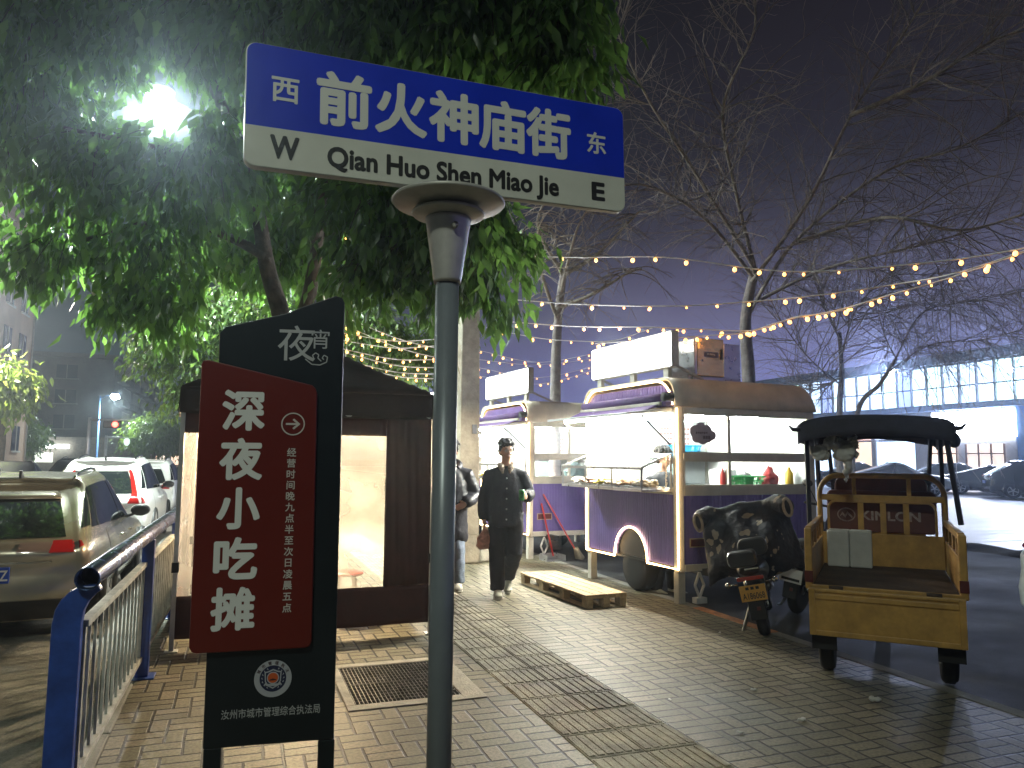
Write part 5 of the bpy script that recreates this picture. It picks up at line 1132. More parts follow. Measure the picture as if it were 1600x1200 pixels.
        for s in (-1, 1):
            mb = MB(); mb.loft([(s*.435+.075*cos(a)*.5, .585-.0*cos(a), 1.035+.085*sin(a)) for a in [2*pi*i/18 for i in range(19)]], .014, 6, False); mb.build('cuff', mat('cuff_fleece', (.42, .33, .25), .9, bump=.6), t)
    return t
ps = G(1197, 992)
scooter('electric scooter with a yellow plate, draped in a dark quilt with pale patches', (ps.x, ps.y, 0), radians(-40), radians(-12), M_SB2, quilt=True, plate='A186068')
p2 = G(1247, 958)
scooter('dark scooter with a white plate, half hidden between the quilted scooter and the cargo tricycle', (p2.x, p2.y+.02, 0), radians(-60), radians(9), mat('scooter_navy', (.02, .022, .045), .3, coat=.4), box=False)
p3 = G(930, 845)
scooter('white scooter parked in the gap between the first and second food trailers', (p3.x+.05, p3.y, 0), radians(120), radians(-6), mat('scooter_white', (.6, .6, .6), .3, coat=.5), box=False)
# cars parked in the square, and the white one cut by the frame
def lot_car(px, d, rz, paint, label, style, H=1.5):
    p = P(px, 765, d); car('parked_car', label, (p.x, p.y, 0), rz, paint, 4.5, 1.82, H, style, group='cars parked in the bright square', rails=False, detail=False)
P_GRY = mat('grey_paint', (.20, .21, .23), .3, metal=.5, coat=.8)
lot_car(1322, 36, radians(-118), P_GRY, 'grey saloon car seen through the canopy of the cargo tricycle', 'sedan')
lot_car(1425, 40, radians(-125), P_BLK, 'black hatchback directly behind the canopy post of the cargo tricycle', 'hatch')
lot_car(1470, 38, radians(-140), P_DRK, 'low dark blue saloon car in front of the lit shop doorway', 'sedan', 1.42)
lot_car(1540, 34, radians(-130), P_BLK, 'dark tall car in front of the blue shop front panel', 'hatch', 1.66)
lot_car(1375, 52, radians(-120), P_WHT, 'white saloon car far off under the lit upper windows of the shop building', 'sedan')
lot_car(1497, 47, radians(-128), P_GRY, 'grey hatchback in the second row by the lit shop doorway', 'hatch')
lot_car(1280, 44, radians(-120), P_BLK, 'black saloon car in the gap between the food trailer and the tricycle canopy', 'sedan')
lot_car(1630, 33, radians(-60), P_DRK, 'dark hatchback with its end cut by the frame beside the dark tall car', 'hatch', 1.6)
pw = G(1593, 1032)
car('parked_car', 'white car of which only one corner shows beyond the cargo tricycle tailgate', (pw.x+.20, pw.y-.66, 0), -pi/2, P_WHT, 4.5, 1.8, 1.5, 'hatch', detail=False)
# litter
rnd = random.Random(21)
for k, (px, py, s, lab) in enumerate(((1370, 1097, .05, 'largest crumpled scrap of white paper on the open paving'), (1253, 1127, .032, 'flat white paper scrap in the middle of the paving'), (1178, 1080, .024, 'small white pebble of litter farther along the paving'), (1157, 1147, .022, 'pale crumb of litter on the paving beside the guiding strip'), (873, 1128, .018, 'tiny white scrap lying on the ribbed guiding strip'), (1045, 1095, .016, 'pale speck of litter at the edge of the guiding strip'), (1125, 990, .02, 'white scrap of paper lying close to the scooter'))):
    p = G(px, py); mb = MB()
    for i in range(5): mb.sph((rnd.uniform(-1, 1)*s*.6, rnd.uniform(-1, 1)*s*.5, s*.3), (s*.55, s*.4, s*.3), 8, 6)
    o = mb.organic('paper_scrap', mat('paper_white', (.7, .69, .64), .8, var=.1), None, s*.18, 2, s*.25, 30); o.location = (p.x, p.y, .004); tag(o, lab, 'litter', 'litter on the paving')
# ================================================================== EVERGREEN TREES
def leaves(name, blobs, n_clump, per, size, m, parent, seed, droop=.75, spread=.2, hole=None, twigs=True):
    """leaf-sized folded faces gathered in clumps through the crown's volume, hanging from short twigs"""
    r = np.random.default_rng(seed); vol = np.array([b[1]*b[1]*b[2] for b in blobs]); pr = vol**.8/np.sum(vol**.8)
    pick = r.choice(len(blobs), n_clump, p=pr)
    d = r.normal(size=(n_clump, 3)); d /= np.linalg.norm(d, axis=1)[:, None]; rad = r.random(n_clump)**.42
    C0 = np.array([tuple(b[0]) for b in blobs])[pick]; S = np.array([(b[1], b[1], b[2]) for b in blobs])[pick]
    cen = C0+d*rad[:, None]*S
    if hole is not None:
        q = np.array(hole[0]); dr = np.array(hole[1])-q; dr = dr/np.linalg.norm(dr); w_ = cen-q
        dist = np.linalg.norm(w_-(w_@dr)[:, None]*dr, axis=1); keep = dist > hole[2]*np.clip((w_@dr)/10, .3, 1); cen, d = cen[keep], d[keep]
    k = len(cen); out = d*.6+np.array([0, 0, -.35]); out /= np.linalg.norm(out, axis=1)[:, None]
    t = r.random((k, per)); pos = cen[:, None, :]+out[:, None, :]*(t[..., None]-.5)*spread*2.2+r.normal(size=(k, per, 3))*spread*.42
    ax = out[:, None, :]*.5+r.normal(size=(k, per, 3))*.42+np.array([0, 0, -droop]); ax /= np.linalg.norm(ax, axis=2)[..., None]
    ran = r.normal(size=(k, per, 3)); wv = np.cross(ax, ran); wv /= np.linalg.norm(wv, axis=2)[..., None]; nv = np.cross(ax, wv)
    s = size*(.65+.6*r.random((k, per)))[..., None]
    v0 = pos; v1 = pos+ax*s*.38+wv*s*.2+nv*s*.06; v2 = pos+ax*s*1.0-nv*s*.10; v3 = pos+ax*s*.38-wv*s*.2+nv*s*.06; v4 = pos+ax*s*.42-nv*s*.0
    V = np.stack([v0, v1, v2, v3, v4], axis=2).reshape(-1, 3); nq = k*per
    base = np.arange(nq)[:, None]*5; F = np.concatenate([base+np.array([[0, 4, 1]]), base+np.array([[4, 2, 1]]), base+np.array([[0, 3, 4]]), base+np.array([[4, 3, 2]])], axis=1).reshape(-1, 3)
    me = bpy.data.meshes.new(name); me.vertices.add(len(V)); me.vertices.foreach_set('co', V.astype(np.float32).ravel())
    me.loops.add(F.size); me.loops.foreach_set('vertex_index', F.astype(np.int32).ravel()); me.polygons.add(len(F)); me.polygons.foreach_set('loop_start', np.arange(0, F.size, 3, dtype=np.int32))
    me.materials.append(m); me.update(calc_edges=True); me.validate()
    o = bpy.data.objects.new(name, me); COL.objects.link(o); o.parent = parent
    if twigs:
        mb = MB()
        for i in range(0, k, 2):
            a = Vector(cen[i]-out[i]*spread*1.5+np.array([0, 0, .05])); b = Vector(cen[i]+out[i]*spread*1.1); mb.loft([a, a.lerp(b, .5)+Vector((0, 0, .02)), b], [.006, .005, .003], 4, False)
        tw = mb.build('twigs', mat('twig_bark', (.07, .055, .04), .8, var=.2), parent)
    return o
M_BRK = mat('tree_bark', (.085, .068, .05), .9, var=.4, scale=6, bump=1, bscale=18)
def limb(mb, pts, r0, r1, n=9):
    pts = [Vector(p) for p in pts]; k = 8; q = []
    for i in range(len(pts)-1):
        a, b, c, d = pts[max(i-1, 0)], pts[i], pts[i+1], pts[min(i+2, len(pts)-1)]
        for j in range(k): q.append(Vector(crom(np.array(a), np.array(b), np.array(c), np.array(d), j/k)))
    q.append(pts[-1]); L = len(q)-1
    mb.loft(q, [r0+(r1-r0)*(i/L)**.8+.01*r0*sin(i*2.1) for i in range(L+1)], n); return q
bt = P(452, 720, 9.6); bt.z = 0
t = thing('evergreen_tree', 'big evergreen street tree with drooping glossy leaves, above the street sign and the brown tent', 'tree', (0, 0, 0))
mb = MB()
limb(mb, [bt, P(450, 600, 9.6), P(440, 500, 9.5), P(418, 420, 9.3), P(400, 320, 9), P(360, 200, 8.6), P(300, 60, 8.2)], .17, .05)
limb(mb, [P(446, 560, 9.6), P(478, 480, 9.3), P(493, 400, 9), P(505, 300, 8.5), P(560, 160, 8), P(640, 20, 7.5)], .11, .04)
limb(mb, [P(496, 380, 9), P(560, 330, 8.6), P(660, 300, 8.2), P(760, 330, 8)], .06, .02); limb(mb, [P(415, 400, 9.2), P(330, 360, 9), P(220, 350, 8.8), P(120, 380, 8.8)], .07, .02)
limb(mb, [P(520, 270, 8.4), P(640, 150, 7.6), P(780, 70, 7), P(900, 60, 6.8)], .07, .02); limb(mb, [P(380, 260, 8.9), P(240, 230, 8.4), P(100, 200, 8.2)], .06, .02)
mb.build('trunk', M_BRK, t)
B = lambda px, py, d, rx, rz: (P(px, py, d), rx, rz)
blobs = [B(70, 40, 8.2, 1.1, .8), B(250, 20, 8, 1.1, .7), B(420, 30, 7.6, 1.1, .7), B(600, 0, 7.2, 1.1, .7), B(760, -10, 7, 1.0, .7), B(870, 30, 6.8, .62, .55), B(905, 125, 6.8, .40, .30), B(850, 110, 7, .5, .35), B(740, 90, 7.4, .8, .5), B(560, 80, 7.6, .8, .5),
         B(30, 180, 8.6, .9, .7), B(150, 260, 8.6, .8, .7), B(320, 250, 8.4, .9, .7), B(380, 370, 10.3, .8, .6), B(250, 380, 8.8, .7, .5), B(110, 400, 9, .65, .38), B(30, 390, 9, .5, .45), B(190, 475, 9.2, .42, .40), B(265, 470, 9.2, .5, .5),
         B(480, 290, 9.9, .9, .55), B(600, 330, 8, .8, .5), B(720, 370, 8, .65, .5), B(795, 390, 8.2, .33, .48), B(690, 430, 8.1, .42, .36), B(580, 425, 8.1, .5, .32), B(770, 455, 8.2, .28, .30), B(640, 405, 8.2, .5, .4), B(450, 400, 10.6, .9, .6), B(548, 470, 8.6, .28, .25)]
LEAF = leafmat('evergreen_leaf', (.052, .10, .030), (.26, .52, .09))
leaves('crown', blobs, 1900, 17, .2, LEAF, t, 4, droop=1.1, hole=((0, 0, EYE), tuple(h1), .46))
# second evergreen behind the tent, lit from below
b2 = P(470, 720, 17); b2.z = 0
t = thing('evergreen_tree', 'smaller bright green evergreen tree standing behind the brown tent, lit by the string lights', 'tree', (0, 0, 0))
mb = MB(); limb(mb, [b2, P(468, 640, 17), P(460, 560, 16.8), P(470, 470, 16.5)], .16, .06); limb(mb, [P(464, 590, 17), P(380, 560, 16.5), P(290, 530, 15.8)], .07, .02); limb(mb, [P(464, 570, 17), P(560, 540, 17), P(650, 540, 17)], .07, .02); mb.build('trunk', M_BRK, t)
leaves('crown', [B(290, 500, 15.5, 1.1, .9), B(250, 560, 15.5, .55, .5), B(330, 590, 15.5, .7, .6), B(280, 620, 15.5, .35, .3), B(400, 500, 16, 1.2, .9), B(560, 520, 17, 1.2, .9), B(640, 560, 17.5, .9, .7), B(690, 520, 18, .8, .8), B(600, 600, 17, .7, .4)], 1500, 14, .15, leafmat('bright_leaf', (.045, .085, .022)), t, 9, spread=.26)
# trees far down the road
def far_tree(label, px, d, r, zc, seed, m, nm='street_tree', n=420):
    p = P(px, 720, d); t = thing(nm, label, 'tree', (p.x, p.y, 0))
    mb = MB(); mb.loft([(0, 0, -.15), (.1, 0, zc*.5), (0, .1, zc)], [.2, .15, .08], 8); mb.build('trunk', M_BRK, t)
    leaves('crown', [(Vector((0, 0, zc)), r, r*.85), (Vector((r*.6, 0, zc-.3)), r*.6, r*.6), (Vector((-r*.55, .2, zc-.5)), r*.6, r*.6)], n, 16, .34, m, t, seed, spread=.5, twigs=False)
M_FL = leafmat('dull_leaf', (.02, .04, .022))
far_tree('round dark green tree over the road just past the traffic lights', 238, 62, 2.1, 3.4, 21, M_FL)
far_tree('dark tree low in front of the grey housing block, near the pink building', 22, 60, 1.9, 3.2, 22, M_FL)
far_tree('small lamp-lit yellow green tree against the pink building', -6, 26, .75, 4.0, 23, leafmat('lit_leaf', (.10, .14, .03)), 'lit_tree', 200)
# ------------------------------------------------------------------ bare trees
M_TWG = mat('bare_bark', (.36, .30, .27), .85, var=.35, scale=9, bump=.5, bscale=30)
def grow(mb, p, d, L, r, lev, rnd, droop, fork=3, wob=.32):
    if lev < 0 or r < .0018: return
    n = 5 if lev > 0 else 4; pts = [p]; q = p; dd = d.normalized()
    for i in range(n):
        dd = (dd+Vector((rnd.gauss(0, wob), rnd.gauss(0, wob), rnd.gauss(0, wob*.8)-droop*(.5 if lev > 1 else 1)))*.42).normalized(); q = q+dd*(L/n); pts.append(q)
    rr = [r*(1-.55*i/n) for i in range(n+1)]
    mb.loft(pts, rr, 5 if r > .02 else 3, False, smooth=True)
    for k in range(fork+(1 if lev > 1 else 0)):
        i = rnd.randint(1, n); a = pts[i]; base = (pts[i]-pts[i-1]).normalized()
        sd = Vector((rnd.gauss(0, 1), rnd.gauss(0, 1), rnd.gauss(0, .8))); sd = (sd-base*sd.dot(base)).normalized()
        grow(mb, a, base*.75+sd*rnd.uniform(.5, 1.0), L*rnd.uniform(.5, .78), rr[i]*rnd.uniform(.45, .65), lev-1, rnd, droop, fork, wob)
SPRAYS = []
def make_sprays():
    for k in range(7):
        rnd = random.Random(100+k); mb = MB(); grow(mb, Vector((0, 0, 0)), Vector((0, 0, 1)), 1.0, .0085, 3, rnd, .05, 4, .34)
        SPRAYS.append((np.array(mb.v), mb.f))
def bare_tree(label, trunk, limbs, r0, seed, droop=.12, nsub=22, subL=1.0, rl=.26):
    if not SPRAYS: make_sprays()
    rnd = random.Random(seed); t = thing('bare_tree', label, 'tree', (0, 0, 0)); mb = MB(); limb(mb, trunk, r0, r0*.5, 10); mb.build('trunk', mat('bare_trunk', (.30, .26, .26), .9, var=.3, scale=5, bump=.8, bscale=16), t)
    mb = MB(); V, Fc, n0 = [], [], 0
    for pts in limbs:
        q = limb(mb, pts, r0*rl, .009, 7); m = len(q)
        for k in range(nsub*(len(pts)-1)):
            i = rnd.randint(m//7, m-2); d = (q[i+1]-q[i]).normalized(); sd = Vector((rnd.gauss(0, 1), rnd.gauss(0, 1), rnd.gauss(.05, .9))); sd = (sd-d*sd.dot(d)).normalized()
            z = (d*.7+sd*rnd.uniform(.5, 1.2)+Vector((0, 0, -droop))).normalized(); R = z.to_track_quat('Z', 'Y').to_matrix() @ Matrix.Rotation(rnd.uniform(0, 6.28), 3, 'Z')
            v, f = SPRAYS[rnd.randrange(7)]; s = subL*rnd.uniform(.55, 1.25)*(1.15-.4*i/m); w_ = v*s @ np.array(R).T
            w_[:, 2] -= droop*.55*(np.linalg.norm(w_, axis=1)**2)
            V.append(w_+np.array(q[i])); Fc.append(np.array([x if len(x) == 4 else (x[0], x[1], x[2], x[2]) for x in f], dtype=np.int64)+n0); n0 += len(v)
    lo = len(mb.v); V = np.concatenate([np.array(mb.v)]+V); F = np.concatenate([np.array([x for x in mb.f if len(x) == 4], dtype=np.int64)]+[x+lo for x in Fc])
    me = bpy.data.meshes.new('branches'); me.vertices.add(len(V)); me.vertices.foreach_set('co', V.astype(np.float32).ravel()); me.loops.add(F.size); me.loops.foreach_set('vertex_index', F.astype(np.int32).ravel())
    me.polygons.add(len(F)); me.polygons.foreach_set('loop_start', np.arange(0, F.size, 4, dtype=np.int32)); me.materials.append(M_TWG); me.update(calc_edges=True)
    o = bpy.data.objects.new('branches', me); COL.objects.link(o); o.parent = t; return t
b3 = P(1172, 720, 13.5); b3.z = 0
bare_tree('large bare tree spreading its leafless branches over the nearest food trailer', [b3, P(1170, 600, 13.5), P(1165, 500, 13.3), P(1180, 420, 13)],
          [[P(1165, 500, 13.3), P(1240, 380, 12.5), P(1380, 270, 11.5), P(1500, 230, 10.5), P(1640, 150, 9.5)], [P(1175, 440, 13), P(1260, 320, 12), P(1330, 180, 11), P(1420, 40, 10), P(1480, -60, 9.5)], [P(1180, 420, 13), P(1150, 300, 12), P(1130, 170, 11), P(1180, 40, 10), P(1160, -60, 10)],
           [P(1175, 430, 13), P(1100, 340, 12.2), P(1010, 290, 11.5), P(930, 300, 11)], [P(1165, 480, 13.3), P(1290, 420, 13), P(1450, 380, 12), P(1620, 330, 11)], [P(1180, 420, 13), P(1080, 260, 11.6), P(1010, 150, 10.5), P(960, 40, 10)], [P(1240, 380, 12.5), P(1380, 340, 11), P(1500, 360, 10), P(1640, 320, 9)], [P(1330, 180, 11), P(1440, 130, 10), P(1560, 60, 9.5), P(1660, 40, 9)]], .15, 31, droop=.06, nsub=16, subL=1.25)
b4 = P(1310, 720, 22); b4.z = 0
bare_tree('dark bare tree rising straight behind the canopy of the cargo tricycle', [b4, P(1312, 640, 22), P(1315, 580, 22), P(1312, 520, 21.5)],
          [[P(1312, 600, 22), P(1265, 560, 21.5), P(1220, 500, 21), P(1190, 430, 21)], [P(1314, 560, 22), P(1340, 480, 21), P(1400, 430, 20), P(1500, 440, 19)], [P(1312, 530, 21.5), P(1280, 460, 21), P(1260, 380, 21)], [P(1313, 590, 22), P(1270, 610, 22), P(1230, 590, 22)]], .11, 33, droop=.03, nsub=18, subL=2.0)
b5 = P(1325, 720, 24); b5.z = 0
bare_tree('leaning dark bare tree with long drooping twigs in front of the lit shop windows', [b5, P(1340, 645, 24), P(1375, 600, 23.5), P(1400, 560, 23)],
          [[P(1385, 585, 23.3), P(1450, 540, 21), P(1540, 530, 19), P(1640, 500, 17)], [P(1400, 560, 23), P(1440, 490, 21), P(1520, 470, 19), P(1630, 450, 17)], [P(1400, 560, 23), P(1380, 510, 22), P(1400, 440, 21)]], .10, 35, droop=.28, nsub=26, subL=1.7)
b6 = P(868, 720, 13.2); b6.z = 0
t6 = thing('bare_tree', 'bare tree with pale curling twigs between the concrete pole and the lit roof signs', 'tree', (0, 0, 0))
mb = MB(); limb(mb, [b6, P(868, 600, 13.2), P(872, 500, 13), P(880, 430, 12.6)], .12, .06); mb.build('trunk', MATS['bare_trunk'], t6)
mb = MB(); rnd = random.Random(77)
mains = [[P(872, 500, 13), P(850, 440, 12.4), P(838, 380, 12), P(850, 335, 11.6)], [P(876, 460, 12.8), P(890, 400, 12), P(905, 350, 11.5), P(930, 310, 11)], [P(880, 430, 12.6), P(930, 400, 12), P(970, 360, 11.5), P(1000, 330, 11)], [P(874, 480, 12.9), P(925, 460, 12.4), P(975, 430, 12), P(1000, 420, 11.8)], [P(880, 430, 12.6), P(840, 350, 12), P(870, 290, 11.5)]]
for pts in mains:
    q = limb(mb, pts, .04, .012, 6)
    for k in range(30):
        i = rnd.randint(4, len(q)-1); p = q[i]; a = rnd.uniform(0, 2*pi); h = Vector((cos(a), sin(a), .35)); L = rnd.uniform(.45, 1.1); pp2 = [p]; dd = h.normalized(); bend = Vector((rnd.gauss(0, .25), rnd.gauss(0, .25), -rnd.uniform(.28, .5)))
        for j in range(8):
            dd = (dd+bend*.55).normalized(); pp2.append(pp2[-1]+dd*L/7)
            if j in (3, 5) and rnd.random() < .7: grow(mb, pp2[-1], dd+Vector((rnd.gauss(0, .7), rnd.gauss(0, .7), .2)), L*.45, .005, 0, rnd, .3, 0)
        mb.loft(pp2, [.0095*(1-.07*j) for j in range(9)], 4, False)
mb.build('branches', mat('pale_twig', (.34, .29, .25), .8, var=.25, scale=9), t6)
# ================================================================== STRING LIGHTS
M_WIRE = mat('pale_wire', (.85, .85, .85), .5, var=0); M_BLB = emat('bulb_amber', (1, .40, .08), 7, sampling=False); M_CAP = mat('bulb_cap', (.5, .48, .45), .5, var=0)
_bulb = None
def string(label, pts, n, r=.019, wire=.007):
    global _bulb
    W3 = [P(*p) for p in pts]; q = []
    for i in range(len(W3)-1):
        a, b, c, d = W3[max(i-1, 0)], W3[i], W3[i+1], W3[min(i+2, len(W3)-1)]
        for j in range(10): q.append(Vector(crom(np.array(a), np.array(b), np.array(c), np.array(d), j/10)))
    q.append(W3[-1]); t = thing('string_light', label, 'string lights', q[0], 0, 'warm string lights across the street')
    o = q[0]; MB().loft([p-o for p in q], wire, 5, False).build('wire', M_WIRE, t)
    rnd = random.Random(int(pts[0][0]*7+pts[0][1])); L = len(q)-1
    for k in range(n):
        f = (k+.5+rnd.uniform(-.3, .3))/n*L; i = min(L-1, int(f)); p = q[i].lerp(q[i+1], f-i)
        if _bulb is None:
            mb = MB(); mb.cur = 0; mb.sph((0, 0, -.035), (1*.022, .022, .026), 10, 7); mb.cur = 1; mb.cyl((0, 0, 0), (0, 0, -.018), .010, n=6); _bulb = mb.mesh('bulb', [M_BLB, M_CAP])
        b = bpy.data.objects.new('bulb', _bulb); COL.objects.link(b); b.parent = t; b.location = p-o+Vector((0, 0, -wire)); s = r/.022*rnd.uniform(.55, 1.25); b.scale = (s, s, s); b.rotation_euler = (rnd.gauss(0, .25), rnd.gauss(0, .25), 0)
        if rnd.random() < .3:
            z = -.12
    return t
string('highest string of warm bulbs, from the evergreen leaves toward the frame edge', [(790, 398, 9), (893, 402, 8.8), (1040, 402, 8.5), (1190, 421, 8), (1300, 423, 7.6), (1495, 405, 7), (1640, 380, 6.5)], 17)
string('second highest string of warm bulbs, sagging over the roof sign', [(800, 468, 9.4), (920, 476, 9.2), (1060, 478, 8.8), (1185, 470, 8.4), (1280, 461, 8), (1400, 444, 7.6), (1500, 425, 7), (1640, 378, 6.5)], 18)
string('string of warm bulbs passing just above the lit sign of the nearest trailer', [(800, 503, 9.8), (900, 510, 9.6), (1010, 511, 9.2), (1085, 514, 9), (1180, 516, 8.7), (1240, 496, 8.4), (1305, 487, 8.1), (1375, 465, 7.8), (1490, 432, 7.2), (1640, 380, 6.6)], 30)
string('string of warm bulbs hanging in front of the filter box on the roof', [(930, 537, 9), (1036, 529, 8.6), (1110, 524, 8.6), (1165, 519, 8.6), (1230, 500, 8.4), (1310, 484, 8.2), (1400, 458, 7.8)], 20)
string('string of warm bulbs sloping down behind the lit sign box', [(760, 512, 11), (840, 528, 11), (905, 533, 10.8), (960, 532, 10.6), (1020, 512, 10.4)], 8)
for k, (y0, y1, y2, x0, x1, lab) in enumerate(((520, 530, 560, 545, 690, 'uppermost short string of warm bulbs between the evergreen and the sign pole'), (545, 562, 580, 545, 690, 'second short string of warm bulbs, above the tent roof edge'), (562, 585, 600, 548, 690, 'third short string of warm bulbs, just over the tent roof slope'), (500, 545, 590, 560, 692, 'steep short string of warm bulbs left of the sign pole'), (552, 575, 592, 552, 692, 'fourth short string of warm bulbs, between the third and the tent corner'), (570, 592, 612, 560, 692, 'lowest short string of warm bulbs, skimming the tent corner'), (532, 540, 545, 546, 692, 'nearly level short string of warm bulbs above the tent'), (508, 560, 610, 548, 690, 'steepest short string of warm bulbs, ending low at the sign pole'))):
    string(lab, [(x0-10, y0, 10.5), ((x0+x1)/2, (y0+y1)/2+8, 11), (x1, y1, 11.5), (x1+55, y1+4, 12)], 12, .016)
for k, (ya, yb_, yc_, lab) in enumerate(((548, 566, 552, 'distant string of warm bulbs above the roof sign of the second trailer'), (562, 570, 560, 'distant string of warm bulbs close below another one, beside the concrete pole'), (575, 590, 572, 'distant sagging string of warm bulbs touching the second trailer sign'), (588, 600, 578, 'distant cluster string of warm bulbs low between the two trailer signs'))):
    string(lab, [(690, ya-8, 15), (750, ya, 15.5), (840, yb_, 16), (930, yc_, 16.5)], 14 if k < 3 else 20, .02, .006)
string('string of warm bulbs hanging straight down through the evergreen leaves', [(540, 365, 8.6), (548, 400, 8.7), (538, 440, 8.8), (545, 500, 9), (538, 570, 9)], 16, .018)
# ================================================================== BUILDINGS ROUND THE SQUARE
XF = 41.0
def Q2(px, py): p = PX(px, py, XF); return p.y, p.z
t = thing('shop_building', 'two storey glazed shop building with a white lit sign, across the bright square', 'building', (XF, 0, 0))
M_WLL = mat('pale_cladding', (.48, .48, .52), .5, var=.08); M_MUL = mat('grey_mullion', (.32, .33, .36), .4, metal=.4)
M_GL1 = emat('cool_window', (.55, .74, 1), 2.8, sampling=True); M_GL2 = emat('green_window', (.62, .95, 1), 3.4); M_GL3 = emat('dim_window', (.30, .40, .8), 1.8, sampling=False); M_WRM = emat('warm_shop', (1, .72, .5), 1.5); M_SGN = emat('shop_sign', (.84, .90, 1), 18)
yA, yB = 8, 120
MB().bb(.3, 14, yA, yB, 0, 7.9).build('wall', mat('dark_wall', (.10, .10, .12), .7, var=.15), t)
MB().bb(-.5, 14.2, yA, yB, 7.6, 8.2).build('roof', mat('dark_roof', (.04, .04, .05), .7), t)
MB().bb(-.35, .3, yA, yB, 4.75, 5.1).build('ledge', mat('blue_ledge', (.12, .2, .42), .5), t)
rnd = random.Random(8); y = yA; i = 0
mul = MB()
while y < yB-1.2:
    s = 1.15
    m = (M_GL1, M_GL2, M_GL3, M_GL1, M_GL2)[rnd.randint(0, 4)] if not (45 < y < 64) else (M_GL2, M_GL1)[i % 2]
    if y < 80: MB().bb(.18, .29, y+.04, y+s-.04, 5.15, 7.55).build('upper_window', m, t)
    mul.bb(.02, .17, y-.05, y+.05, 5.1, 7.6); y += s; i += 1
for z in (5.12, 6.2, 7.55): mul.bb(.05, .16, yA, yB, z-.04, z+.04)
mul.build('mullions', M_MUL, t)
ya, z1 = Q2(1586, 640); yb2, z2 = Q2(1462, 690)
sg = MB().bb(-.25, .05, ya, yb2, 3.05, 4.62).build('shop_sign', M_SGN, t)
MB().bb(-.1, .29, 8, ya-.1, 0, 4.74).build('blue_panel', mat('blue_panel', (.07, .20, .50), .5), t)
MB().bb(-.05, .29, ya, yb2+1.5, 0, 3.0).build('pale_wall', M_WLL, t)
for x0, x1, m in ((1455, 1497, M_WRM), (1512, 1572, emat('warm_door', (1, .75, .6), 1.1))):
    a, _ = Q2(x1, 700); b, _ = Q2(x0, 700); fo = MB().bb(-.12, -.055, a, b, .1, 2.65).build('shop_window', m, t)
    mb = MB(); n = 3
    for k in range(n+1): yy = a+(b-a)*k/n; mb.bb(-.17, -.121, yy-.05, yy+.05, .1, 2.65)
    mb.bb(-.17, -.121, a, b, 2.05, 2.13); mb.build('frame', mat('brown_frame', (.2, .1, .06), .5), fo)
yy = yb2+1.6
for k in range(9):
    m = (M_GL1, M_WRM, M_GL1, M_GL2, M_WRM, M_GL1, M_GL3, M_WRM, M_GL1)[k]
    MB().bb(.1, .28, yy, yy+3.1, .2, 2.9).build('shop_window', m, t); sgm = MB().bb(-.1, .29, yy, yy+3.1, 3.05, 4.4).build('shop_sign', emat('sign_%d' % (k % 3), ((.6, .7, 1), (1, .6, .5), (.7, .8, 1))[k % 3], 1.2), t); MB().bb(.0, .29, yy+3.11, yy+3.5, 0, 4.7).build('pier', M_WLL, t); yy += 3.5
# flood lamps at the parapet
for px, py, e, lab in ((1395, 580, 6500, 'white flood lamp glaring at the roof edge of the shop building'), (1578, 578, 2600, 'smaller white flood lamp on the shop building above the blue ledge')):
    p = PX(px, py, XF-1.2); t = thing('flood_lamp', lab, 'lamp', p); MB().bar((1.4, 0, .3), (0, 0, .1), .06, .06).build('bracket', M_NAV, t); MB().box((0, 0, 0), (.18, .5, .3)).build('housing', M_NAV, t, bevel=.02)
    MB().bb(-.105, -.092, -.2, .2, -.11, .11).build('lens', emat('flood_lens', (.93, 1, .95), 220), t)
    ld = bpy.data.lights.new('flood_light', 'SPOT'); ld.energy = e; ld.color = (.55, .64, 1); ld.spot_size = radians(150); ld.spot_blend = .6; ld.shadow_soft_size = .2
    lo = bpy.data.objects.new('flood_light', ld); COL.objects.link(lo); lo.parent = t; lo.location = (-.25, 0, 0); lo.rotation_euler = Vector((-1, -.4, -.42)).to_track_quat('-Z', 'Y').to_euler()
# the road side
X0 = -14.5
t = thing('apartment_building', 'tall pinkish rendered apartment building at the edge of the road', 'building', (X0, 0, 0))
ye = PX(46, 600, X0).y; M_PNK = mat('pink_render', (.50, .33, .24), .8, var=.12, scale=.6, bump=.2, bscale=8)
MB().bb(-14, 0, ye-34, ye, -.1, 17).build('wall', M_PNK, t); MB().bb(-14.3, .35, ye-34, ye+.3, 17, 17.5).build('roof', M_PNK, t)
for f in range(5):
    for k in range(9):
        y0 = ye-3.6-k*3.6; z0 = 1.8+f*3.2
        w1 = MB().bb(.0, .06, y0, y0+1.7, z0, z0+1.7).build('window', mat('dark_pane', (.02, .025, .03), .1, var=0), t)
        mb = MB(); mb.bb(.06, .10, y0+.82, y0+.88, z0, z0+1.7); mb.bb(.06, .16, y0-.1, y0+1.8, z0-.12, z0); mb.build('frame', mat('pale_frame', (.5, .48, .45), .6), w1)
    MB().cyl((.08, ye-.25, 0), (.08, ye-.25, 16.5), .06, n=8).build('drain_pipe', mat('pale_frame', (.5, .48, .45), .6), t) if f == 0 else None
c1 = PX(176, 640, X0).y; c2 = PX(243, 640, X0).y
t = thing('housing_block', 'long grey housing block with barred balconies, dim behind the traffic lights', 'building', (X0, 0, 0)); M_GRY2 = mat('grey_render', (.15, .145, .13), .85, var=.25, scale=.5)
MB().bb(-45, 0, c1, c2, -.1, 13.2).build('wall', M_GRY2, t); MB().bb(-45, .6, c1-.6, c2+.4, 13.2, 13.7).build('roof', mat('block_roof', (.2, .19, .17), .8), t)
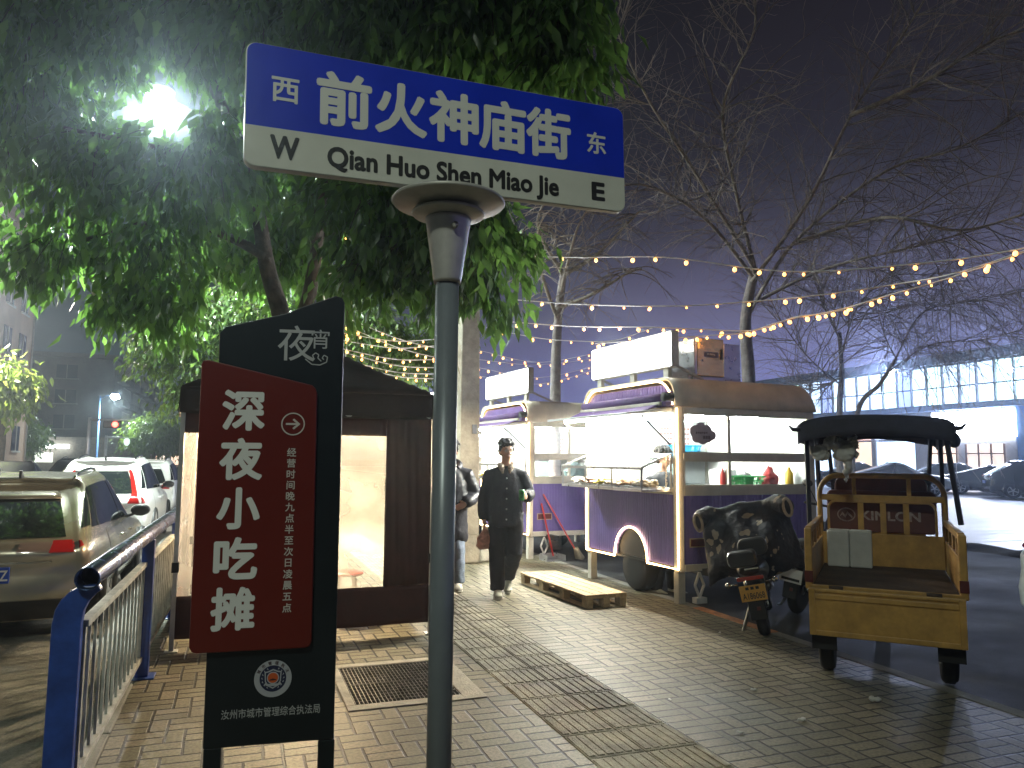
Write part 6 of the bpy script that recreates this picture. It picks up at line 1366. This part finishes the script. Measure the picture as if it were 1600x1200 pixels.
for f in range(4):
    for k in range(9):
        x0 = -4.0-k*4.6; z0 = 1.6+f*3.0; w1 = MB().bb(x0-2.2, x0, c1-.08, c1, z0+.1, z0+1.7).build('window', mat('dull_pane', (.05, .06, .06), .2, var=.3), t)
        mb = MB(); mb.bb(x0-1.14, x0-1.06, c1-.13, c1-.085, z0+.1, z0+1.7); mb.bb(x0-2.4, x0+.2, c1-.35, c1-.085, z0-.05, z0+.08); mb.build('frame', mat('worn_frame', (.3, .3, .28), .6), w1)
    for k in range(5):
        y0 = c1+1.5+k*(c2-c1-3)/5; z0 = 1.6+f*3.0; bl = MB().bb(.0, .9, y0, y0+(c2-c1)/8, z0, z0+.9).build('balcony', M_GRY2, t); mb = MB()
        for q in range(7): yy = y0+(c2-c1)/8*q/6; mb.bb(.86, .9, yy-.03, yy+.03, z0+.9, z0+2.3)
        mb.bb(.86, .9, y0, y0+(c2-c1)/8, z0+2.25, z0+2.32); mb.build('bars', mat('pale_frame', (.5, .48, .45), .6), bl)
# row of lit shops at the foot of the block
t = thing('shop_row', 'low row of shops with a glaring white sign before the grey housing block', 'building', (0, 0, 0))
def front(px0, px1, py0, py1, d, m, nm, par, th=.2):
    a, b = P(px0, py1, d), P(px1, py1, d); z1_ = P(px0, py0, d).z; mb = MB(); n = Vector(((b-a).y, -(b-a).x, 0)).normalized()*th
    lo, hi = a.z, z1_; vs = [Vector((a.x, a.y, lo)), Vector((b.x, b.y, lo)), Vector((b.x, b.y, hi)), Vector((a.x, a.y, hi))]
    mb.add(vs+[v-n for v in vs], [(0, 1, 2, 3), (5, 4, 7, 6), (4, 0, 3, 7), (1, 5, 6, 2), (3, 2, 6, 7), (4, 5, 1, 0)]); return mb.build(nm, m, par)
front(36, 165, 682, 735, 74, mat('shop_wall', (.22, .2, .17), .8, var=.3), 'wall', t, 4)
front(52, 106, 694, 700, 73.6, emat('strip_sign', (.95, 1, .95), 12), 'shop_sign', t); front(53, 80, 707, 722, 73.7, emat('pale_shop', (.95, 1, .85), 1.6), 'shop_window', t); front(24, 34, 700, 722, 73.4, emat('warm_front', (1, .8, .65), 1.0), 'shop_window', t); front(4, 20, 702, 726, 73.2, emat('glowing_shutter', (.5, .55, .65), .35), 'shutter', t)  # the shutter's paleness is a faint glow put into its material
t = thing('shop_row', 'far colourful lit shop fronts where the road narrows beyond the traffic lights', 'building', (0, 0, 0))
front(190, 290, 690, 735, 118, mat('shop_wall_far', (.2, .15, .13), .8, var=.3), 'wall', t, 4)
for k, (x0, x1, y0, y1, c, s) in enumerate(((196, 206, 706, 713, (1, .12, .05), 4), (200, 205, 722, 728, (.1, 1, .45), 2.5), (208, 222, 708, 724, (1, .85, .8), 2.2), (222, 234, 722, 727, (1, .3, .12), 4), (240, 246, 712, 726, (1, .6, .35), 2.2), (249, 256, 712, 726, (1, .82, .65), 2.2), (259, 264, 714, 726, (.7, .8, 1), 2), (267, 280, 712, 726, (1, .7, .5), 2), (170, 180, 716, 718, (.2, .8, 1), 2), (198, 205, 696, 700, (.5, .6, 1), 4))):
    front(x0, x1, y0, y1, 117.5, emat('far_sign_%d' % k, c, s), 'shop_sign', t)
# traffic lights
M_GLV = mat('galvanised_mast', (.5, .52, .55), .4, metal=.5)
def mast(label, px, d, ytop, xarm, hang, name='traffic_light', cat='traffic light'):
    b = P(px, 735, d); z = P(px, ytop, d).z; e = P(xarm, ytop, d); t = thing(name, label, cat, (b.x, b.y, -.1)); v = e-Vector((b.x, b.y, z))
    MB().cyl((0, 0, 0), (0, 0, z+.15), .13, .09).build('pole', M_GLV, t); MB().cyl((0, 0, z), (v.x, v.y, z), .07, .04).build('arm', M_GLV, t)
    return t, z, v
t, z, v = mast('traffic light on a long grey mast arm showing red', 135, 46, 653, 210, None)
q = Vector((v.x*.52, v.y*.52, z-.28)); hd = MB().box(q, (1.0, .22, .42)).build('signal_head', M_TRIM, t, bevel=.03); a = q+Vector((.16, -.14, 0)); mb = MB(); mb.sph(a, (.17, .05, .17)); mb.build('red_lamp', emat('signal_red', (1, .06, .03), 9), hd)
t, z, v = mast('short grey mast with a white camera beside the blue lamp post', 163, 58, 681, 200, None, 'camera_mast', 'mast')
mb = MB(); mb.sph((v.x*.96, v.y*.96, z-.35), (.22, .22, .3)); mb.build('camera', emat('camera_light', (.8, 1, .9), 1.2, sampling=False), t)  # white camera body made to glow weakly, it is no lamp
# faint mist added to stand in for lens bloom round the lamps
import os
hz = MB().bb(-710, 710, -310, 910, -1.6, 24).build('haze', None); hz['kind'] = 'stuff'
m = bpy.data.materials.new('bloom_mist'); m.use_nodes = True; t_ = m.node_tree; t_.nodes.clear(); o_ = N(t_, 'ShaderNodeOutputMaterial'); v_ = N(t_, 'ShaderNodeVolumePrincipled')
v_.inputs['Color'].default_value = (.72, .84, 1, 1); v_.inputs['Density'].default_value = .0025; v_.inputs['Anisotropy'].default_value = .84; t_.links.new(v_.outputs[0], o_.inputs['Volume']); hz.data.materials.clear(); hz.data.materials.append(m)
